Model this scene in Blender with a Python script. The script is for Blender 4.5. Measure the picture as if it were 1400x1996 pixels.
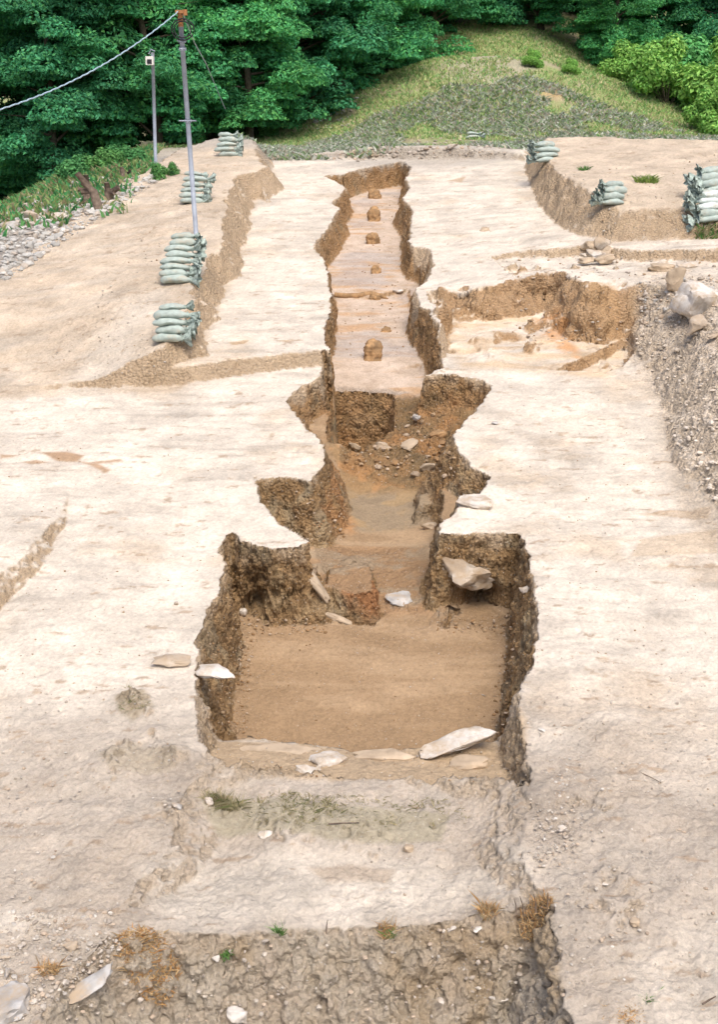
import bpy, math, random
import numpy as np
from mathutils import Vector, Matrix
R = math.radians
random.seed(7)
RNG = np.random.default_rng(11)
for o in list(bpy.data.objects): bpy.data.objects.remove(o)
scn = bpy.context.scene
COL = scn.collection

# ------------------------------------------------------------------ camera
F, CX, CY = 2400.0, 700.0, 998.0
PITCH, CAMZ, SLOPE = R(17.0), 5.94, 0.1637
cam_d = bpy.data.cameras.new('camera'); cam = bpy.data.objects.new('camera', cam_d); COL.objects.link(cam)
cam.location = (0, 0, CAMZ); cam.rotation_euler = (R(90) - PITCH, 0, 0)
cam_d.sensor_fit = 'VERTICAL'; cam_d.sensor_height = 24.0; cam_d.lens = 24.0 * F / 1996.0
cam_d.clip_start = 0.1; cam_d.clip_end = 1000
scn.camera = cam

# ------------------------------------------------------------------ light
SUN_EL, SUN_AZ = R(58), R(162)      # azimuth measured from +Y towards +X
world = bpy.data.worlds.new('World'); scn.world = world; world.use_nodes = True
nt = world.node_tree; bg = nt.nodes['Background']
sky = nt.nodes.new('ShaderNodeTexSky'); sky.sky_type = 'NISHITA'; sky.sun_disc = False
sky.sun_elevation = SUN_EL; sky.sun_rotation = SUN_AZ
sky.dust_density = 4.0; sky.air_density = 0.6; sky.ozone_density = 0.4
nt.links.new(sky.outputs[0], bg.inputs[0]); bg.inputs[1].default_value = 0.15
sd = bpy.data.lights.new('sun', 'SUN'); sd.energy = 1.05; sd.angle = R(30); sd.color = (1.0, 0.94, 0.84)
sun = bpy.data.objects.new('sun', sd); COL.objects.link(sun)
sdir = Vector((math.sin(SUN_AZ) * math.cos(SUN_EL), math.cos(SUN_AZ) * math.cos(SUN_EL), math.sin(SUN_EL)))
sun.rotation_euler = sdir.to_track_quat('Z', 'Y').to_euler(); sun.location = (0, 0, 30)
scn.view_settings.view_transform = 'Standard'; scn.view_settings.look = 'None'
scn.view_settings.gamma = 1; scn.view_settings.exposure = 0.74
scn.view_settings.use_curve_mapping = False

# ------------------------------------------------------------------ noise
_P = np.random.default_rng(5).permutation(4096).astype(np.int64)
_V = np.random.default_rng(6).random(4096).astype(np.float32) * 2 - 1
def vnoise(p, seed=0):
    """value noise, p (n,3) -> (n,) in -1..1"""
    i = np.floor(p).astype(np.int64); f = (p - i).astype(np.float32); f = f * f * (3 - 2 * f)
    x0, y0, z0 = (i[:, 0] + seed * 31) & 4095, (i[:, 1] + seed * 17) & 4095, i[:, 2] & 4095
    x1, y1, z1 = (x0 + 1) & 4095, (y0 + 1) & 4095, (z0 + 1) & 4095
    def h(a, b, c): return _V[_P[(_P[(_P[a] + b) & 4095] + c) & 4095]]
    fx, fy, fz = f[:, 0], f[:, 1], f[:, 2]
    def lx(b, c): a0 = h(x0, b, c); return a0 + (h(x1, b, c) - a0) * fx
    a = lx(y0, z0); a = a + (lx(y1, z0) - a) * fy
    b = lx(y0, z1); b = b + (lx(y1, z1) - b) * fy
    return a + (b - a) * fz
def fbm(p, freq, octv=4, gain=0.5, seed=0):
    s = np.zeros(len(p), np.float32); a = 1.0; t = 0
    for k in range(octv):
        s += a * vnoise(p * freq + k * 13.7, seed + k); t += a; a *= gain; freq *= 2.03
    return s / t * 1.5
def worley(p, freq, seed=0):
    q = p * freq; i = np.floor(q).astype(np.int64); best = np.full(len(p), 9.0, np.float32)
    for dx in (-1, 0, 1):
        for dy in (-1, 0, 1):
            for dz in (-1, 0, 1):
                c = i + np.array([dx, dy, dz])
                hsh = _P[(_P[(_P[(c[:, 0] + seed) & 4095] + c[:, 1]) & 4095] + c[:, 2]) & 4095]
                ox = (_V[hsh] + 1) / 2; oy = (_V[(hsh + 1031) & 4095] + 1) / 2; oz = (_V[(hsh + 2053) & 4095] + 1) / 2
                d = (c[:, 0] + ox - q[:, 0]) ** 2 + (c[:, 1] + oy - q[:, 1]) ** 2 + (c[:, 2] + oz - q[:, 2]) ** 2
                best = np.minimum(best, d)
    return np.sqrt(best)
def sst(a, b, x):
    t = np.clip((x - a) / (b - a), 0, 1); return t * t * (3 - 2 * t)

# ------------------------------------------------------------------ geometry of the place
def base(x, y):
    z = np.where(y < 30, SLOPE * y, SLOPE * 30 + SLOPE * (np.minimum(y, 38) - 30) * (1 - (np.minimum(y, 38) - 30) / 16))
    ym = np.minimum(y, 49.5)
    z = z + 3.25 * np.exp(-np.abs((x - 5.0) / 7.6) ** 2.3 - ((ym - 49.5) / 5.6) ** 2)
    z = z + 0.34 * np.maximum(y - 51, 0)
    z = z - 2.9 * sst(5.5, 14, -x) * sst(20, 34, y)
    return z
def ray(px, py):
    cx = (np.asarray(px, float) - CX) / F; cy = (CY - np.asarray(py, float)) / F
    return np.stack([cx, math.cos(PITCH) + cy * math.sin(PITCH), -math.sin(PITCH) + cy * math.cos(PITCH)], -1)
def unp(px, py, off=0.0):
    """pixel of the survey photograph -> world XY on the hill surface raised by off"""
    d = ray(px, py); t = (CAMZ - off) / (SLOPE * d[..., 1] - d[..., 2])
    y = d[..., 1] * t
    return d[..., 0] * t, y
def W(pts, off=0.0):
    out = []
    for p in pts:
        o = p[2] if len(p) > 2 else off
        x, y = unp(p[0], p[1], o); out.append((float(x), float(y)))
    return np.array(out)
class Poly:
    def __init__(s, pts, off=0.0, world=False):
        s.v = np.array(pts, float) if world else W(pts, off)
        s.lo = s.v.min(0); s.hi = s.v.max(0)
    def sd(s, x, y, margin=0.6):
        """signed distance, positive inside; far outside returns -9"""
        out = np.full(len(x), -9.0)
        m = (x > s.lo[0] - margin) & (x < s.hi[0] + margin) & (y > s.lo[1] - margin) & (y < s.hi[1] + margin)
        if not m.any(): return out
        X, Y = x[m], y[m]; best = np.full(len(X), 1e9); ins = np.zeros(len(X), bool)
        n = len(s.v)
        for i in range(n):
            a = s.v[i]; b = s.v[(i + 1) % n]; e = b - a
            wx, wy = X - a[0], Y - a[1]
            t = np.clip((wx * e[0] + wy * e[1]) / (e @ e + 1e-12), 0, 1)
            best = np.minimum(best, (wx - e[0] * t) ** 2 + (wy - e[1] * t) ** 2)
            c = ((a[1] > Y) != (b[1] > Y))
            if abs(e[1]) > 1e-12: ins ^= c & (X < a[0] + e[0] * (Y - a[1]) / e[1])
        out[m] = np.sqrt(best) * np.where(ins, 1, -1)
        return out
class Surf:
    """smooth surface of height offsets through control points (px, py, off)"""
    def __init__(s, pts, flat=False):
        s.p = W([p[:2] for p in pts] if flat else pts); v = np.array([p[2] for p in pts], float); n = len(v)
        d = np.linalg.norm(s.p[:, None] - s.p[None], axis=2)
        A = np.zeros((n + 1, n + 1)); A[:n, :n] = d; A[:n, n] = 1; A[n, :n] = 1
        s.w = np.linalg.lstsq(A, np.append(v, 0), rcond=None)[0]
    def __call__(s, x, y):
        r = np.full(len(x), s.w[-1])
        for (a, b), w in zip(s.p, s.w[:-1]): r += w * np.sqrt((x - a) ** 2 + (y - b) ** 2 + 1e-4)
        return r
def const(v): return lambda x, y: np.full(len(x), float(v))

OPS = []
def rai(pts, top, steep, rough=1.0, off=0.0, add=False): OPS.append(('r', Poly(pts, off), top, steep, rough, add))
def cut(pts, flo, steep, rough=1.0, off=0.0): OPS.append(('c', Poly(pts, off), flo, steep, rough, False))

# upper terrace left of the kiln
rai([(-60, 775), (60, 757), (200, 752), (330, 748), (420, 740), (560, 722), (655, 716), (800, 716), (800, 290), (540, 322), (300, 345), (0, 560), (-300, 640)],
    Surf([(-60, 700, -.05), (60, 720, -.04), (200, 690, .06), (330, 690, .2), (450, 640, .2), (640, 640, .2), (640, 400, .22), (450, 400, .22), (300, 400, .2), (0, 600, .02)]), 1.6)
# terrace right of the kiln, shelf over the hollow
T_R = Surf([(740, 700, .2), (850, 710, .2), (845, 640, .24), (850, 560, .26), (900, 590, .32), (950, 570, .55), (1040, 545, .62), (1110, 560, .68), (1200, 560, .68),
            (900, 450, .3), (850, 400, .27), (850, 335, .24), (1000, 480, .4), (1150, 460, .55), (1300, 480, .6), (1000, 340, .35), (1300, 600, .75), (1350, 700, .8),
            (1380, 850, .62), (1400, 960, .55), (1600, 900, .8), (1600, 500, .9), (1500, 1100, .45)])
rai([(690, 716), (850, 718), (868, 704), (872, 640), (850, 612), (893, 612), (950, 622), (1062, 612), (1085, 640), (1110, 668), (1165, 672), (1215, 655),
     (1240, 690), (1262, 740), (1290, 800), (1305, 860), (1330, 930), (1400, 1010), (1500, 1110), (1800, 1200), (1800, 300), (780, 290), (690, 290)], T_R, Surf([(800, 500, 2.2), (860, 620, 2.2), (1000, 620, 2.2), (1150, 660, 2.0), (1230, 680, 1.0), (1290, 800, .62), (1330, 930, .55), (1400, 1000, .5), (1300, 600, 1.4)], True), 2.2)
# ledge behind the hollow
cut([(958, 492, .45), (1000, 480, .5), (1090, 478, .55), (1160, 480, .55), (1230, 486, .6), (1330, 492, .6), (1420, 500, .6), (1420, 560, .5), (1290, 548, .45), (1180, 548, .45), (1060, 540, .45), (1000, 545, .4)],
    Surf([(980, 510, .32), (1100, 520, .36), (1200, 520, .42), (1300, 530, .5), (1400, 540, .55)]), 2.0, 1.2)
# small scoops beside it
cut([(1118, 478, .55), (1180, 476, .55), (1200, 500, .5), (1180, 520, .45), (1120, 515, .45)], const(.40), 1.5)
cut([(812, 478, .28), (836, 482, .28), (846, 515, .28), (830, 545, .28), (806, 560, .28), (780, 560, .28), (780, 480, .28)], const(-.02), 1.6, 1.4)
cut([(830, 560, .28), (905, 575, .3), (915, 590, .3), (860, 600, .25), (840, 590, .25)], const(.14), 1.3)
# smooth hollow on the right: step at its lower side, pale lumps inside
rai([(930, 650), (990, 645), (1050, 660), (1030, 668), (960, 672), (940, 690), (915, 668)], const(.07), .5)
cut([(1080, 722), (1160, 690), (1232, 650), (1245, 675), (1215, 712), (1180, 724)], const(-.12), 1.6)
cut([(960, 655), (1045, 655), (1040, 668), (965, 672)], const(-.05), .8)
# left berm that carries the sandbags
rai([(-320, 800), (-60, 775), (60, 757), (200, 752), (330, 748), (372, 722), (397, 694, .2), (408, 640, .2), (430, 590, .2), (462, 520, .2), (487, 455, .2), (499, 392, .2), (523, 398, .2), (560, 372, .2), (533, 340, .2), (522, 302, .2),
     (420, 300), (330, 345), (120, 470), (0, 560), (-320, 720)],
    Surf([(345, 655, .50), (345, 540, .62), (372, 410, .70), (440, 320, .72), (385, 660, .46), (420, 540, .58), (475, 420, .68), (500, 330, .7), (200, 640, .36), (100, 600, .26), (0, 610, .2),
          (0, 740, -.06), (120, 735, -.03), (200, 725, .10), (260, 712, .28), (330, 700, .42), (200, 480, .42), (300, 400, .6), (-200, 700, .0), (330, 360, .68), (90, 500, .28)]), 1.25, 2.0)
cut([(488, 400, .84), (505, 352, .84), (560, 350, .84), (580, 400, .84)], Surf([(500, 398, .62), (520, 380, .35), (540, 372, .22)]), 1.2)
# right upper terrace with its long cut face
rai([(1026, 322, .4), (1030, 348, .4), (1052, 395, .45), (1085, 432, .5), (1128, 462, .5), (1190, 474, .55), (1260, 476, .55), (1420, 478, .55), (1800, 520, .6), (1800, 318, .5), (1400, 328, .4), (1250, 322, .4), (1040, 312, .4)],
    Surf([(1035, 330, .95), (1080, 380, 1.05), (1150, 430, 1.02), (1200, 360, 1.15), (1300, 340, 1.15), (1400, 345, 1.15), (1300, 430, .95), (1400, 430, 1.0), (1240, 470, .75), (1400, 470, .75), (1700, 420, 1.2)]), Surf([(1030, 330, 1.8), (1100, 430, 1.8), (1190, 474, 1.1), (1240, 474, .8), (1300, 476, .6), (1400, 478, .5), (1200, 350, 1.5)], True), 1.6)
# bank round the kiln head
rai([(885, 308, .3), (980, 312, .3), (1032, 312, .4), (1040, 296, .4), (900, 290, .3), (700, 296, .25), (540, 303, .22), (700, 305, .24)], const(.5), .8, 1.5)
# left lower step
rai([(152, 925), (128, 1030), (75, 1115), (0, 1195), (-150, 1330), (-400, 1400), (-400, 915), (0, 905), (90, 915)],
    Surf([(60, 960, .05), (100, 1040, .14), (30, 1130, .17), (-50, 1100, .2), (-200, 1200, .2), (0, 920, .03)]), .9)
rai([(1085, 792), (1120, 783), (1220, 784), (1236, 792), (1160, 797)], const(.035), .4)
# gully in front of the pit
cut([(392, 1470), (372, 1540), (345, 1600), (330, 1650), (300, 1700), (255, 1745), (180, 1790), (100, 1850), (50, 1990), (50, 2300), (1120, 2300), (1085, 1770), (1030, 1700), (1012, 1650), (1018, 1590), (1032, 1530), (1020, 1490), (700, 1440)],
    Surf([(430, 1540, -.14), (700, 1540, -.12), (990, 1540, -.18), (420, 1650, -.20), (700, 1650, -.18), (980, 1650, -.22), (330, 1720, -.14), (700, 1770, -.17), (1050, 1770, -.08), (200, 1800, .0), (100, 1900, 0), (560, 1580, -.1)]), .6, 1.9)
# hummocks on the left bank and the weedy rise between gully and pit
for (px, py, r, h) in [(260, 1370, .15, .09), (275, 1395, .1, .06), (330, 1480, .2, .06), (235, 1470, .2, .06), (210, 1510, .2, .05), (300, 1440, .12, .05), (560, 1575, .3, .05), (700, 1590, .3, .05), (840, 1560, .3, .03), (320, 1585, .2, .06), (1150, 1300, .25, .04), (1150, 1560, .4, .05), (1200, 1750, .5, .05), (1180, 1430, .3, .04)]:
    OPS.append(('b', unp(px, py, 0), r, h))
# front trench
cut([(225, 1868, -.14), (300, 1850, -.15), (400, 1846, -.18), (520, 1830, -.18), (640, 1822, -.18), (820, 1808, -.18), (960, 1796, -.16), (1060, 1778, -.12), (1082, 1790, -.04), (1090, 1880, 0), (1130, 2100, 0), (1180, 2400, 0),
     (-200, 2500, -.1), (60, 2050, -.14), (105, 1975, -.14), (160, 1905, -.14)],
    Surf([(500, 1990, -.62), (800, 1985, -.66), (1070, 1960, -.68), (300, 1996, -.55), (130, 1996, -.4), (700, 2300, -.75)]), 1.55, 1.8)
# ledge with the stones on the near side of the pit
cut([(386, 1275), (382, 1335), (384, 1392), (392, 1450), (408, 1490, -.1), (450, 1512, -.14), (575, 1520, -.15), (725, 1524, -.15), (886, 1530, -.16), (1000, 1542, -.18), (1030, 1524, 0), (1020, 1442), (1017, 1378), (1022, 1324), (1040, 1262), (700, 1250)],
    Surf([(420, 1500, -.20), (700, 1522, -.20), (1000, 1540, -.28), (440, 1440, -.42), (700, 1465, -.40), (960, 1440, -.46), (700, 1380, -.42)]), 3.0, 1.0)
# the pit
FLOOR = Surf([(690, 366, -.3), (765, 366, -.3), (665, 450, -.3), (785, 450, -.3), (655, 560, -.3), (795, 560, -.3), (660, 640, -.33), (815, 640, -.33), (655, 700, -.36), (820, 700, -.36), (660, 765, -.5), (820, 765, -.5),
              (700, 790, -.54), (700, 830, -.56), (760, 800, -.56), (800, 830, -.66), (850, 850, -.58), (900, 790, -.35), (930, 760, -.3), (640, 840, -.5), (600, 790, -.4), (700, 880, -.56), (640, 885, -.50), (860, 890, -.55), (760, 890, -.58),
              (700, 955, -.80), (820, 955, -.76), (750, 1010, -.80), (830, 1030, -.76), (680, 1060, -.76), (610, 1080, -.66), (650, 990, -.72), (560, 960, -.4), (900, 950, -.5),
              (760, 1090, -.74), (640, 1120, -.70), (850, 1120, -.70), (800, 1150, -.75), (690, 1190, -.78), (760, 1205, -.80), (880, 1200, -.80),
              (520, 1215, -.79), (740, 1230, -.84), (970, 1218, -.82), (740, 1330, -.90), (510, 1380, -.92), (930, 1380, -.92), (740, 1430, -.96), (500, 1450, -.96), (940, 1450, -.96)])
PIT = [(633, 343, .22), (668, 341, .22), (700, 331, .22), (786, 314, .22), (800, 325, .24), (790, 346, .24), (797, 366, .24), (785, 385, .24), (803, 410, .25), (800, 440, .25), (798, 476, .25), (812, 486, .26), (838, 500, .26), (838, 520, .26), (815, 545, .26),
       (803, 575, .26), (812, 592, .26), (838, 604, .25), (852, 640, .24), (860, 662, .24), (864, 694, .2), (846, 712, .1), (826, 735), (850, 733), (900, 737), (942, 744), (958, 756), (950, 778), (935, 800), (902, 824), (881, 855),
       (898, 885), (916, 910), (956, 930), (941, 962), (896, 968), (890, 992), (853, 1024), (857, 1042), (896, 1040), (960, 1040), (1014, 1038), (1036, 1094), (1041, 1150), (1043, 1217), (1047, 1271), (1024, 1320), (1014, 1342),
       (965, 1432, -.4), (900, 1450, -.4), (830, 1458, -.4), (760, 1464, -.4), (700, 1472, -.4), (640, 1462, -.4), (560, 1448, -.4), (430, 1440, -.4),
       (384, 1345), (384, 1320), (393, 1276), (385, 1238), (404, 1190), (430, 1142), (441, 1099), (428, 1075), (447, 1030), (456, 1020), (465, 1052), (530, 1068), (582, 1066), (602, 1054), (545, 1020), (515, 980), (488, 922), (508, 934), (565, 930), (605, 940),
       (632, 905), (634, 880), (615, 850), (590, 825), (560, 780), (600, 750), (633, 736), (628, 692, .1), (650, 688, .22), (632, 668, .22), (631, 638, .22), (644, 604, .22), (644, 557, .22), (635, 514, .22), (614, 476, .22), (648, 434, .22), (662, 404, .22), (650, 396, .22), (676, 366, .22)]
PST = Surf([(640, 400, 2.6), (800, 400, 2.6), (612, 476, 2.6), (640, 540, 8), (640, 600, 9), (640, 640, 9), (636, 680, 9), (630, 740, 6), (850, 640, 2.4), (740, 340, 5), (900, 740, 4), (940, 790, 2), (600, 780, 1.6), (600, 840, 1.8), (560, 935, 3.2), (500, 930, 3), (560, 1010, 2.2), (640, 900, 3), (900, 900, 1.8), (950, 950, 3),
            (860, 1010, 3), (480, 1060, 9), (580, 1066, 9), (500, 1100, 9), (540, 1140, 9), (470, 1100, 6), (600, 1130, 9), (900, 1042, 8), (1010, 1042, 8), (1040, 1100, 2.4), (1040, 1250, 2.2), (1010, 1340, 2.6), (430, 1120, 2.6), (400, 1200, 2.3), (390, 1330, 2.4), (700, 1330, 3)], True)
cut(PIT, FLOOR, PST, 1.3)
# stepped details of the floor
cut([(648, 760, -.47), (700, 758, -.47), (765, 762, -.47), (772, 800, -.6), (765, 840, -.62), (735, 858, -.58), (700, 882, -.56), (665, 866, -.52), (640, 862, -.5), (641, 820, -.5)], const(-1.5), 7.0, 0.5)
cut([(640, 1196, -.78), (655, 1200, -.78), (660, 1222, -.84), (730, 1222, -.84), (750, 1196, -.8)], const(-.92), 2.5)
rai([(628, 1176, -.76), (634, 1128, -.7), (650, 1118, -.7), (722, 1114, -.7), (738, 1150, -.74), (738, 1192, -.78), (690, 1198, -.78)], const(-.57), 4.0, .6)
rai([(555, 1085, -.25), (600, 1082, -.4), (628, 1130, -.6), (650, 1180, -.75), (668, 1216, -.82), (555, 1218, -.8)], Surf([(575, 1085, -.22), (605, 1110, -.45), (650, 1205, -.80), (565, 1190, -.50), (560, 1215, -.62)]), 4.5, 1.2)
rai([(840, 1165, -.78), (960, 1185, -.8), (990, 1165, -.8), (1010, 1090, -.8), (1030, 1000, -.7), (860, 1000, -.7), (848, 1050, -.75)], Surf([(870, 1060, -.40), (980, 1060, -.34), (960, 1150, -.56), (860, 1150, -.60)]), 5.0)
rai([(840, 1010, -.75), (806, 1022, -.78), (806, 990, -.78), (835, 985, -.76), (880, 970, -.7), (880, 1010, -.7)], const(-.58), 4.0)
for (px, py, o_, r, h) in [(690, 900, -.6, .13, .10), (745, 895, -.6, .10, .08), (790, 900, -.6, .12, .12), (850, 880, -.6, .14, .12), (820, 930, -.7, .12, .08), (740, 930, -.7, .1, .07), (870, 930, -.6, .13, .10), (830, 830, -.6, .12, .10), (800, 865, -.58, .1, .08), (650, 930, -.6, .12, .08), (880, 800, -.45, .16, .05), (680, 1040, -.8, .12, .03), (690, 1100, -.72, .15, .04), (820, 1110, -.72, .15, .05), (780, 1180, -.78, .12, .05), (870, 1205, -.8, .25, .06), (600, 1110, -.68, .14, .07)]:
    OPS.append(('b', unp(px, py, o_), r, h))
_r = random.Random(12)
for _k in range(34):
    OPS.append(('b', unp(_r.uniform(850, 1240), _r.uniform(540, 665), .2), _r.uniform(.07, .2), _r.uniform(-.09, .13)))
for _k in range(24):
    OPS.append(('b', unp(_r.uniform(960, 1400), _r.uniform(490, 560), .45), _r.uniform(.07, .2), _r.uniform(-.06, .07)))
for (px, py, o_, r, h) in [(1150, 655, .05, .3, .12), (1090, 600, .3, .2, -.12), (900, 610, .1, .2, .12), (960, 700, 0, .3, .06), (930, 665, 0, .14, .08), (1210, 560, .6, .25, -.1), (1280, 620, .7, .25, .1), (1240, 590, .6, .2, .08), (1010, 470, .4, .3, -.05), (870, 470, .3, .25, -.05), (780, 600, .2, .15, .0), (1180, 700, 0, .25, .06)]:
    OPS.append(('b', unp(px, py, o_), r, h))
# kiln floor risers
for (pts, f) in [([(650, 570, -.3), (720, 575, -.3), (800, 560, -.3), (803, 590, -.3), (824, 705, -.36), (745, 712, -.36), (651, 705, -.36)], -.37),
                 ([(651, 712, -.36), (742, 716, -.38), (822, 706, -.36), (824, 772, -.5), (652, 772, -.5)], -.43)]:
    cut(pts, const(f), 1.2, .5)

def terrain_off(x, y):
    """height above the bare hill and wall mask"""
    p3 = np.stack([x, y, np.zeros_like(x)], 1)
    n0 = fbm(p3, 1.5, 2, .5, 77); n1 = fbm(p3, 2.3, 3, .6, 3) ; n2 = fbm(p3, 9.0, 3, .6, 9)
    H = 0.03 * fbm(p3, .7, 2, .5, 21) * sst(5, 9, y) * 1.0
    for op in OPS:
        if op[0] == 'b':
            d2 = ((x - op[1][0]) ** 2 + (y - op[1][1]) ** 2) / op[2] ** 2
            H = H + op[3] * np.exp(-d2 * 1.5) * (1 + .8 * n2); continue
        k, P, fun, st, rough, _ = op
        d = P.sd(x, y)
        m = d > -0.3
        if not m.any(): continue
        X, Y = x[m], y[m]; D = d[m] + rough * (0.028 * n1[m] + 0.022 * n2[m]); h = H[m]
        if rough > 1.9: D = D + .11 * n0[m]
        ok = D > 0; D = np.maximum(D, 0)
        t = fun(X, Y)
        if callable(st): st = np.clip(st(X, Y), .8, 9)
        if k == 'c':
            w = h - st * D - 0.25 * D * D
            s = 0.03; mx = np.where(w > t, w, t) + s * np.exp(-np.abs(w - t) / s) * .5
            h = np.where(ok, np.minimum(h, mx), h)
        else:
            w = h + st * D
            s = 0.03; mn = np.minimum(w, t) - s * np.exp(-np.abs(w - t) / s) * .5
            h = np.where(ok, np.maximum(h, mn), h)
        H[m] = h
    return H
def terrain(x, y):
    x = np.atleast_1d(np.asarray(x, float)); y = np.atleast_1d(np.asarray(y, float))
    return base(x, y) + terrain_off(x, y)
def hit(px, py):
    """where the sight line through a pixel of the survey photo meets the ground"""
    px = np.atleast_1d(np.asarray(px, float)); py = np.atleast_1d(np.asarray(py, float))
    d = ray(px, py); n = len(px); lo = np.full(n, np.nan); res = np.zeros((n, 3)); done = np.zeros(n, bool)
    ts = np.geomspace(5.5, 62, 380)
    prev = ts[0]
    for t in ts:
        P = d * t; z = P[:, 2] + CAMZ; g = terrain(P[:, 0], P[:, 1])
        h = (~done) & (z <= g)
        if h.any():
            a = np.full(h.sum(), prev); b = np.full(h.sum(), t); dd = d[h]
            for _ in range(9):
                mth = (a + b) / 2; Q = dd * mth[:, None]; below = Q[:, 2] + CAMZ <= terrain(Q[:, 0], Q[:, 1])
                b = np.where(below, mth, b); a = np.where(below, a, mth)
            Q = dd * b[:, None]; Q[:, 2] += CAMZ; res[h] = Q; done |= h
        prev = t
        if done.all(): break
    res[~done] = np.nan
    return res

# ------------------------------------------------------------------ materials
def new_mat(name):
    m = bpy.data.materials.new(name); m.use_nodes = True
    n = m.node_tree.nodes; b = n['Principled BSDF']; b.inputs['Roughness'].default_value = .9
    b.inputs['Specular IOR Level'].default_value = .15
    return m, m.node_tree, b
def soil_mat():
    m, t, b = new_mat('soil'); N, L = t.nodes, t.links
    at = N.new('ShaderNodeAttribute'); at.attribute_name = 'soil'
    ar = N.new('ShaderNodeAttribute'); ar.attribute_name = 'rough'
    tc = N.new('ShaderNodeTexCoord')
    def noise(sc, det, ro):
        n = N.new('ShaderNodeTexNoise'); n.inputs['Scale'].default_value = sc; n.inputs['Detail'].default_value = det; n.inputs['Roughness'].default_value = ro
        L.new(tc.outputs['Object'], n.inputs['Vector']); return n.outputs[0]
    def math_(op, a, b_, c=None):
        n = N.new('ShaderNodeMath'); n.operation = op
        for i, v in enumerate((a, b_, c)):
            if v is None: continue
            if isinstance(v, (int, float)): n.inputs[i].default_value = v
            else: L.new(v, n.inputs[i])
        return n.outputs[0]
    n1 = noise(30, 8, .78); n2 = noise(11, 5, .7)
    vo = N.new('ShaderNodeTexVoronoi'); vo.inputs['Scale'].default_value = 26; L.new(tc.outputs['Object'], vo.inputs['Vector'])
    vo2 = N.new('ShaderNodeTexVoronoi'); vo2.inputs['Scale'].default_value = 62; L.new(tc.outputs['Object'], vo2.inputs['Vector'])
    mr = N.new('ShaderNodeMapRange'); mr.inputs['From Min'].default_value = .3; mr.inputs['From Max'].default_value = .7
    mr.inputs['To Min'].default_value = .74; mr.inputs['To Max'].default_value = 1.2
    L.new(n1, mr.inputs['Value'])
    mx = N.new('ShaderNodeVectorMath'); mx.operation = 'SCALE'
    L.new(at.outputs['Color'], mx.inputs[0]); L.new(mr.outputs[0], mx.inputs['Scale'])
    # scattered pale grit: small cells picked at random
    sep = N.new('ShaderNodeSeparateColor'); L.new(vo2.outputs['Color'], sep.inputs[0])
    pick = math_('MULTIPLY', math_('GREATER_THAN', sep.outputs[0], .93), math_('LESS_THAN', vo2.outputs['Distance'], .33))
    pick = math_('MULTIPLY', pick, math_('MINIMUM', ar.outputs['Fac'], .8))
    mc = N.new('ShaderNodeMix'); mc.data_type = 'RGBA'; L.new(pick, mc.inputs[0]); L.new(mx.outputs[0], mc.inputs[6]); mc.inputs[7].default_value = (.56, .52, .46, 1)
    L.new(mc.outputs[2], b.inputs['Base Color'])
    h = math_('ADD', math_('MULTIPLY', n1, .9), math_('MULTIPLY', n2, 1.2))
    h = math_('SUBTRACT', h, math_('MULTIPLY', vo.outputs['Distance'], math_('MULTIPLY', ar.outputs['Fac'], .8)))
    bp = N.new('ShaderNodeBump'); L.new(math_('MULTIPLY_ADD', ar.outputs['Fac'], .055, .004), bp.inputs['Distance']); bp.inputs['Strength'].default_value = .8
    L.new(h, bp.inputs['Height']); L.new(bp.outputs[0], b.inputs['Normal'])
    return m
def plain(name, col, var=.25, scale=8, rough=.9, bump=.0, bscale=30, spec=.15, coord='Object'):
    m, t, b = new_mat(name); N, L = t.nodes, t.links
    tc = N.new('ShaderNodeTexCoord'); n1 = N.new('ShaderNodeTexNoise'); n1.inputs['Scale'].default_value = scale; n1.inputs['Detail'].default_value = 5
    L.new(tc.outputs[coord], n1.inputs['Vector'])
    rp = N.new('ShaderNodeValToRGB'); c = np.array(col)
    rp.color_ramp.elements[0].position = .3; rp.color_ramp.elements[1].position = .7
    rp.color_ramp.elements[0].color = (*(c * (1 - var)), 1); rp.color_ramp.elements[1].color = (*np.minimum(c * (1 + var), .9), 1)
    L.new(n1.outputs[0], rp.inputs[0]); L.new(rp.outputs[0], b.inputs['Base Color'])
    b.inputs['Roughness'].default_value = rough; b.inputs['Specular IOR Level'].default_value = spec
    if bump:
        n2 = N.new('ShaderNodeTexNoise'); n2.inputs['Scale'].default_value = bscale; n2.inputs['Detail'].default_value = 5
        L.new(tc.outputs[coord], n2.inputs['Vector'])
        bp = N.new('ShaderNodeBump'); bp.inputs['Distance'].default_value = .01; bp.inputs['Strength'].default_value = bump
        L.new(n2.outputs[0], bp.inputs['Height']); L.new(bp.outputs[0], b.inputs['Normal'])
    return m
def stain(m, col, lo=.45, hi=.62, scale=3.5):
    t = m.node_tree; N, L = t.nodes, t.links; b = N['Principled BSDF']; src = b.inputs['Base Color'].links[0].from_socket
    tc = N.new('ShaderNodeTexCoord'); oi = N.new('ShaderNodeObjectInfo'); va = N.new('ShaderNodeVectorMath'); va.operation = 'ADD'
    L.new(tc.outputs['Object'], va.inputs[0]); L.new(oi.outputs['Random'], va.inputs[1])
    n = N.new('ShaderNodeTexNoise'); n.inputs['Scale'].default_value = scale; n.inputs['Detail'].default_value = 7; n.inputs['Roughness'].default_value = .7; L.new(va.outputs[0], n.inputs['Vector'])
    mr = N.new('ShaderNodeMapRange'); mr.inputs['From Min'].default_value = lo; mr.inputs['From Max'].default_value = hi; L.new(n.outputs[0], mr.inputs['Value'])
    mx = N.new('ShaderNodeMix'); mx.data_type = 'RGBA'; L.new(mr.outputs[0], mx.inputs[0]); L.new(src, mx.inputs[6]); mx.inputs[7].default_value = (*col, 1); L.new(mx.outputs[2], b.inputs['Base Color'])
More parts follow.
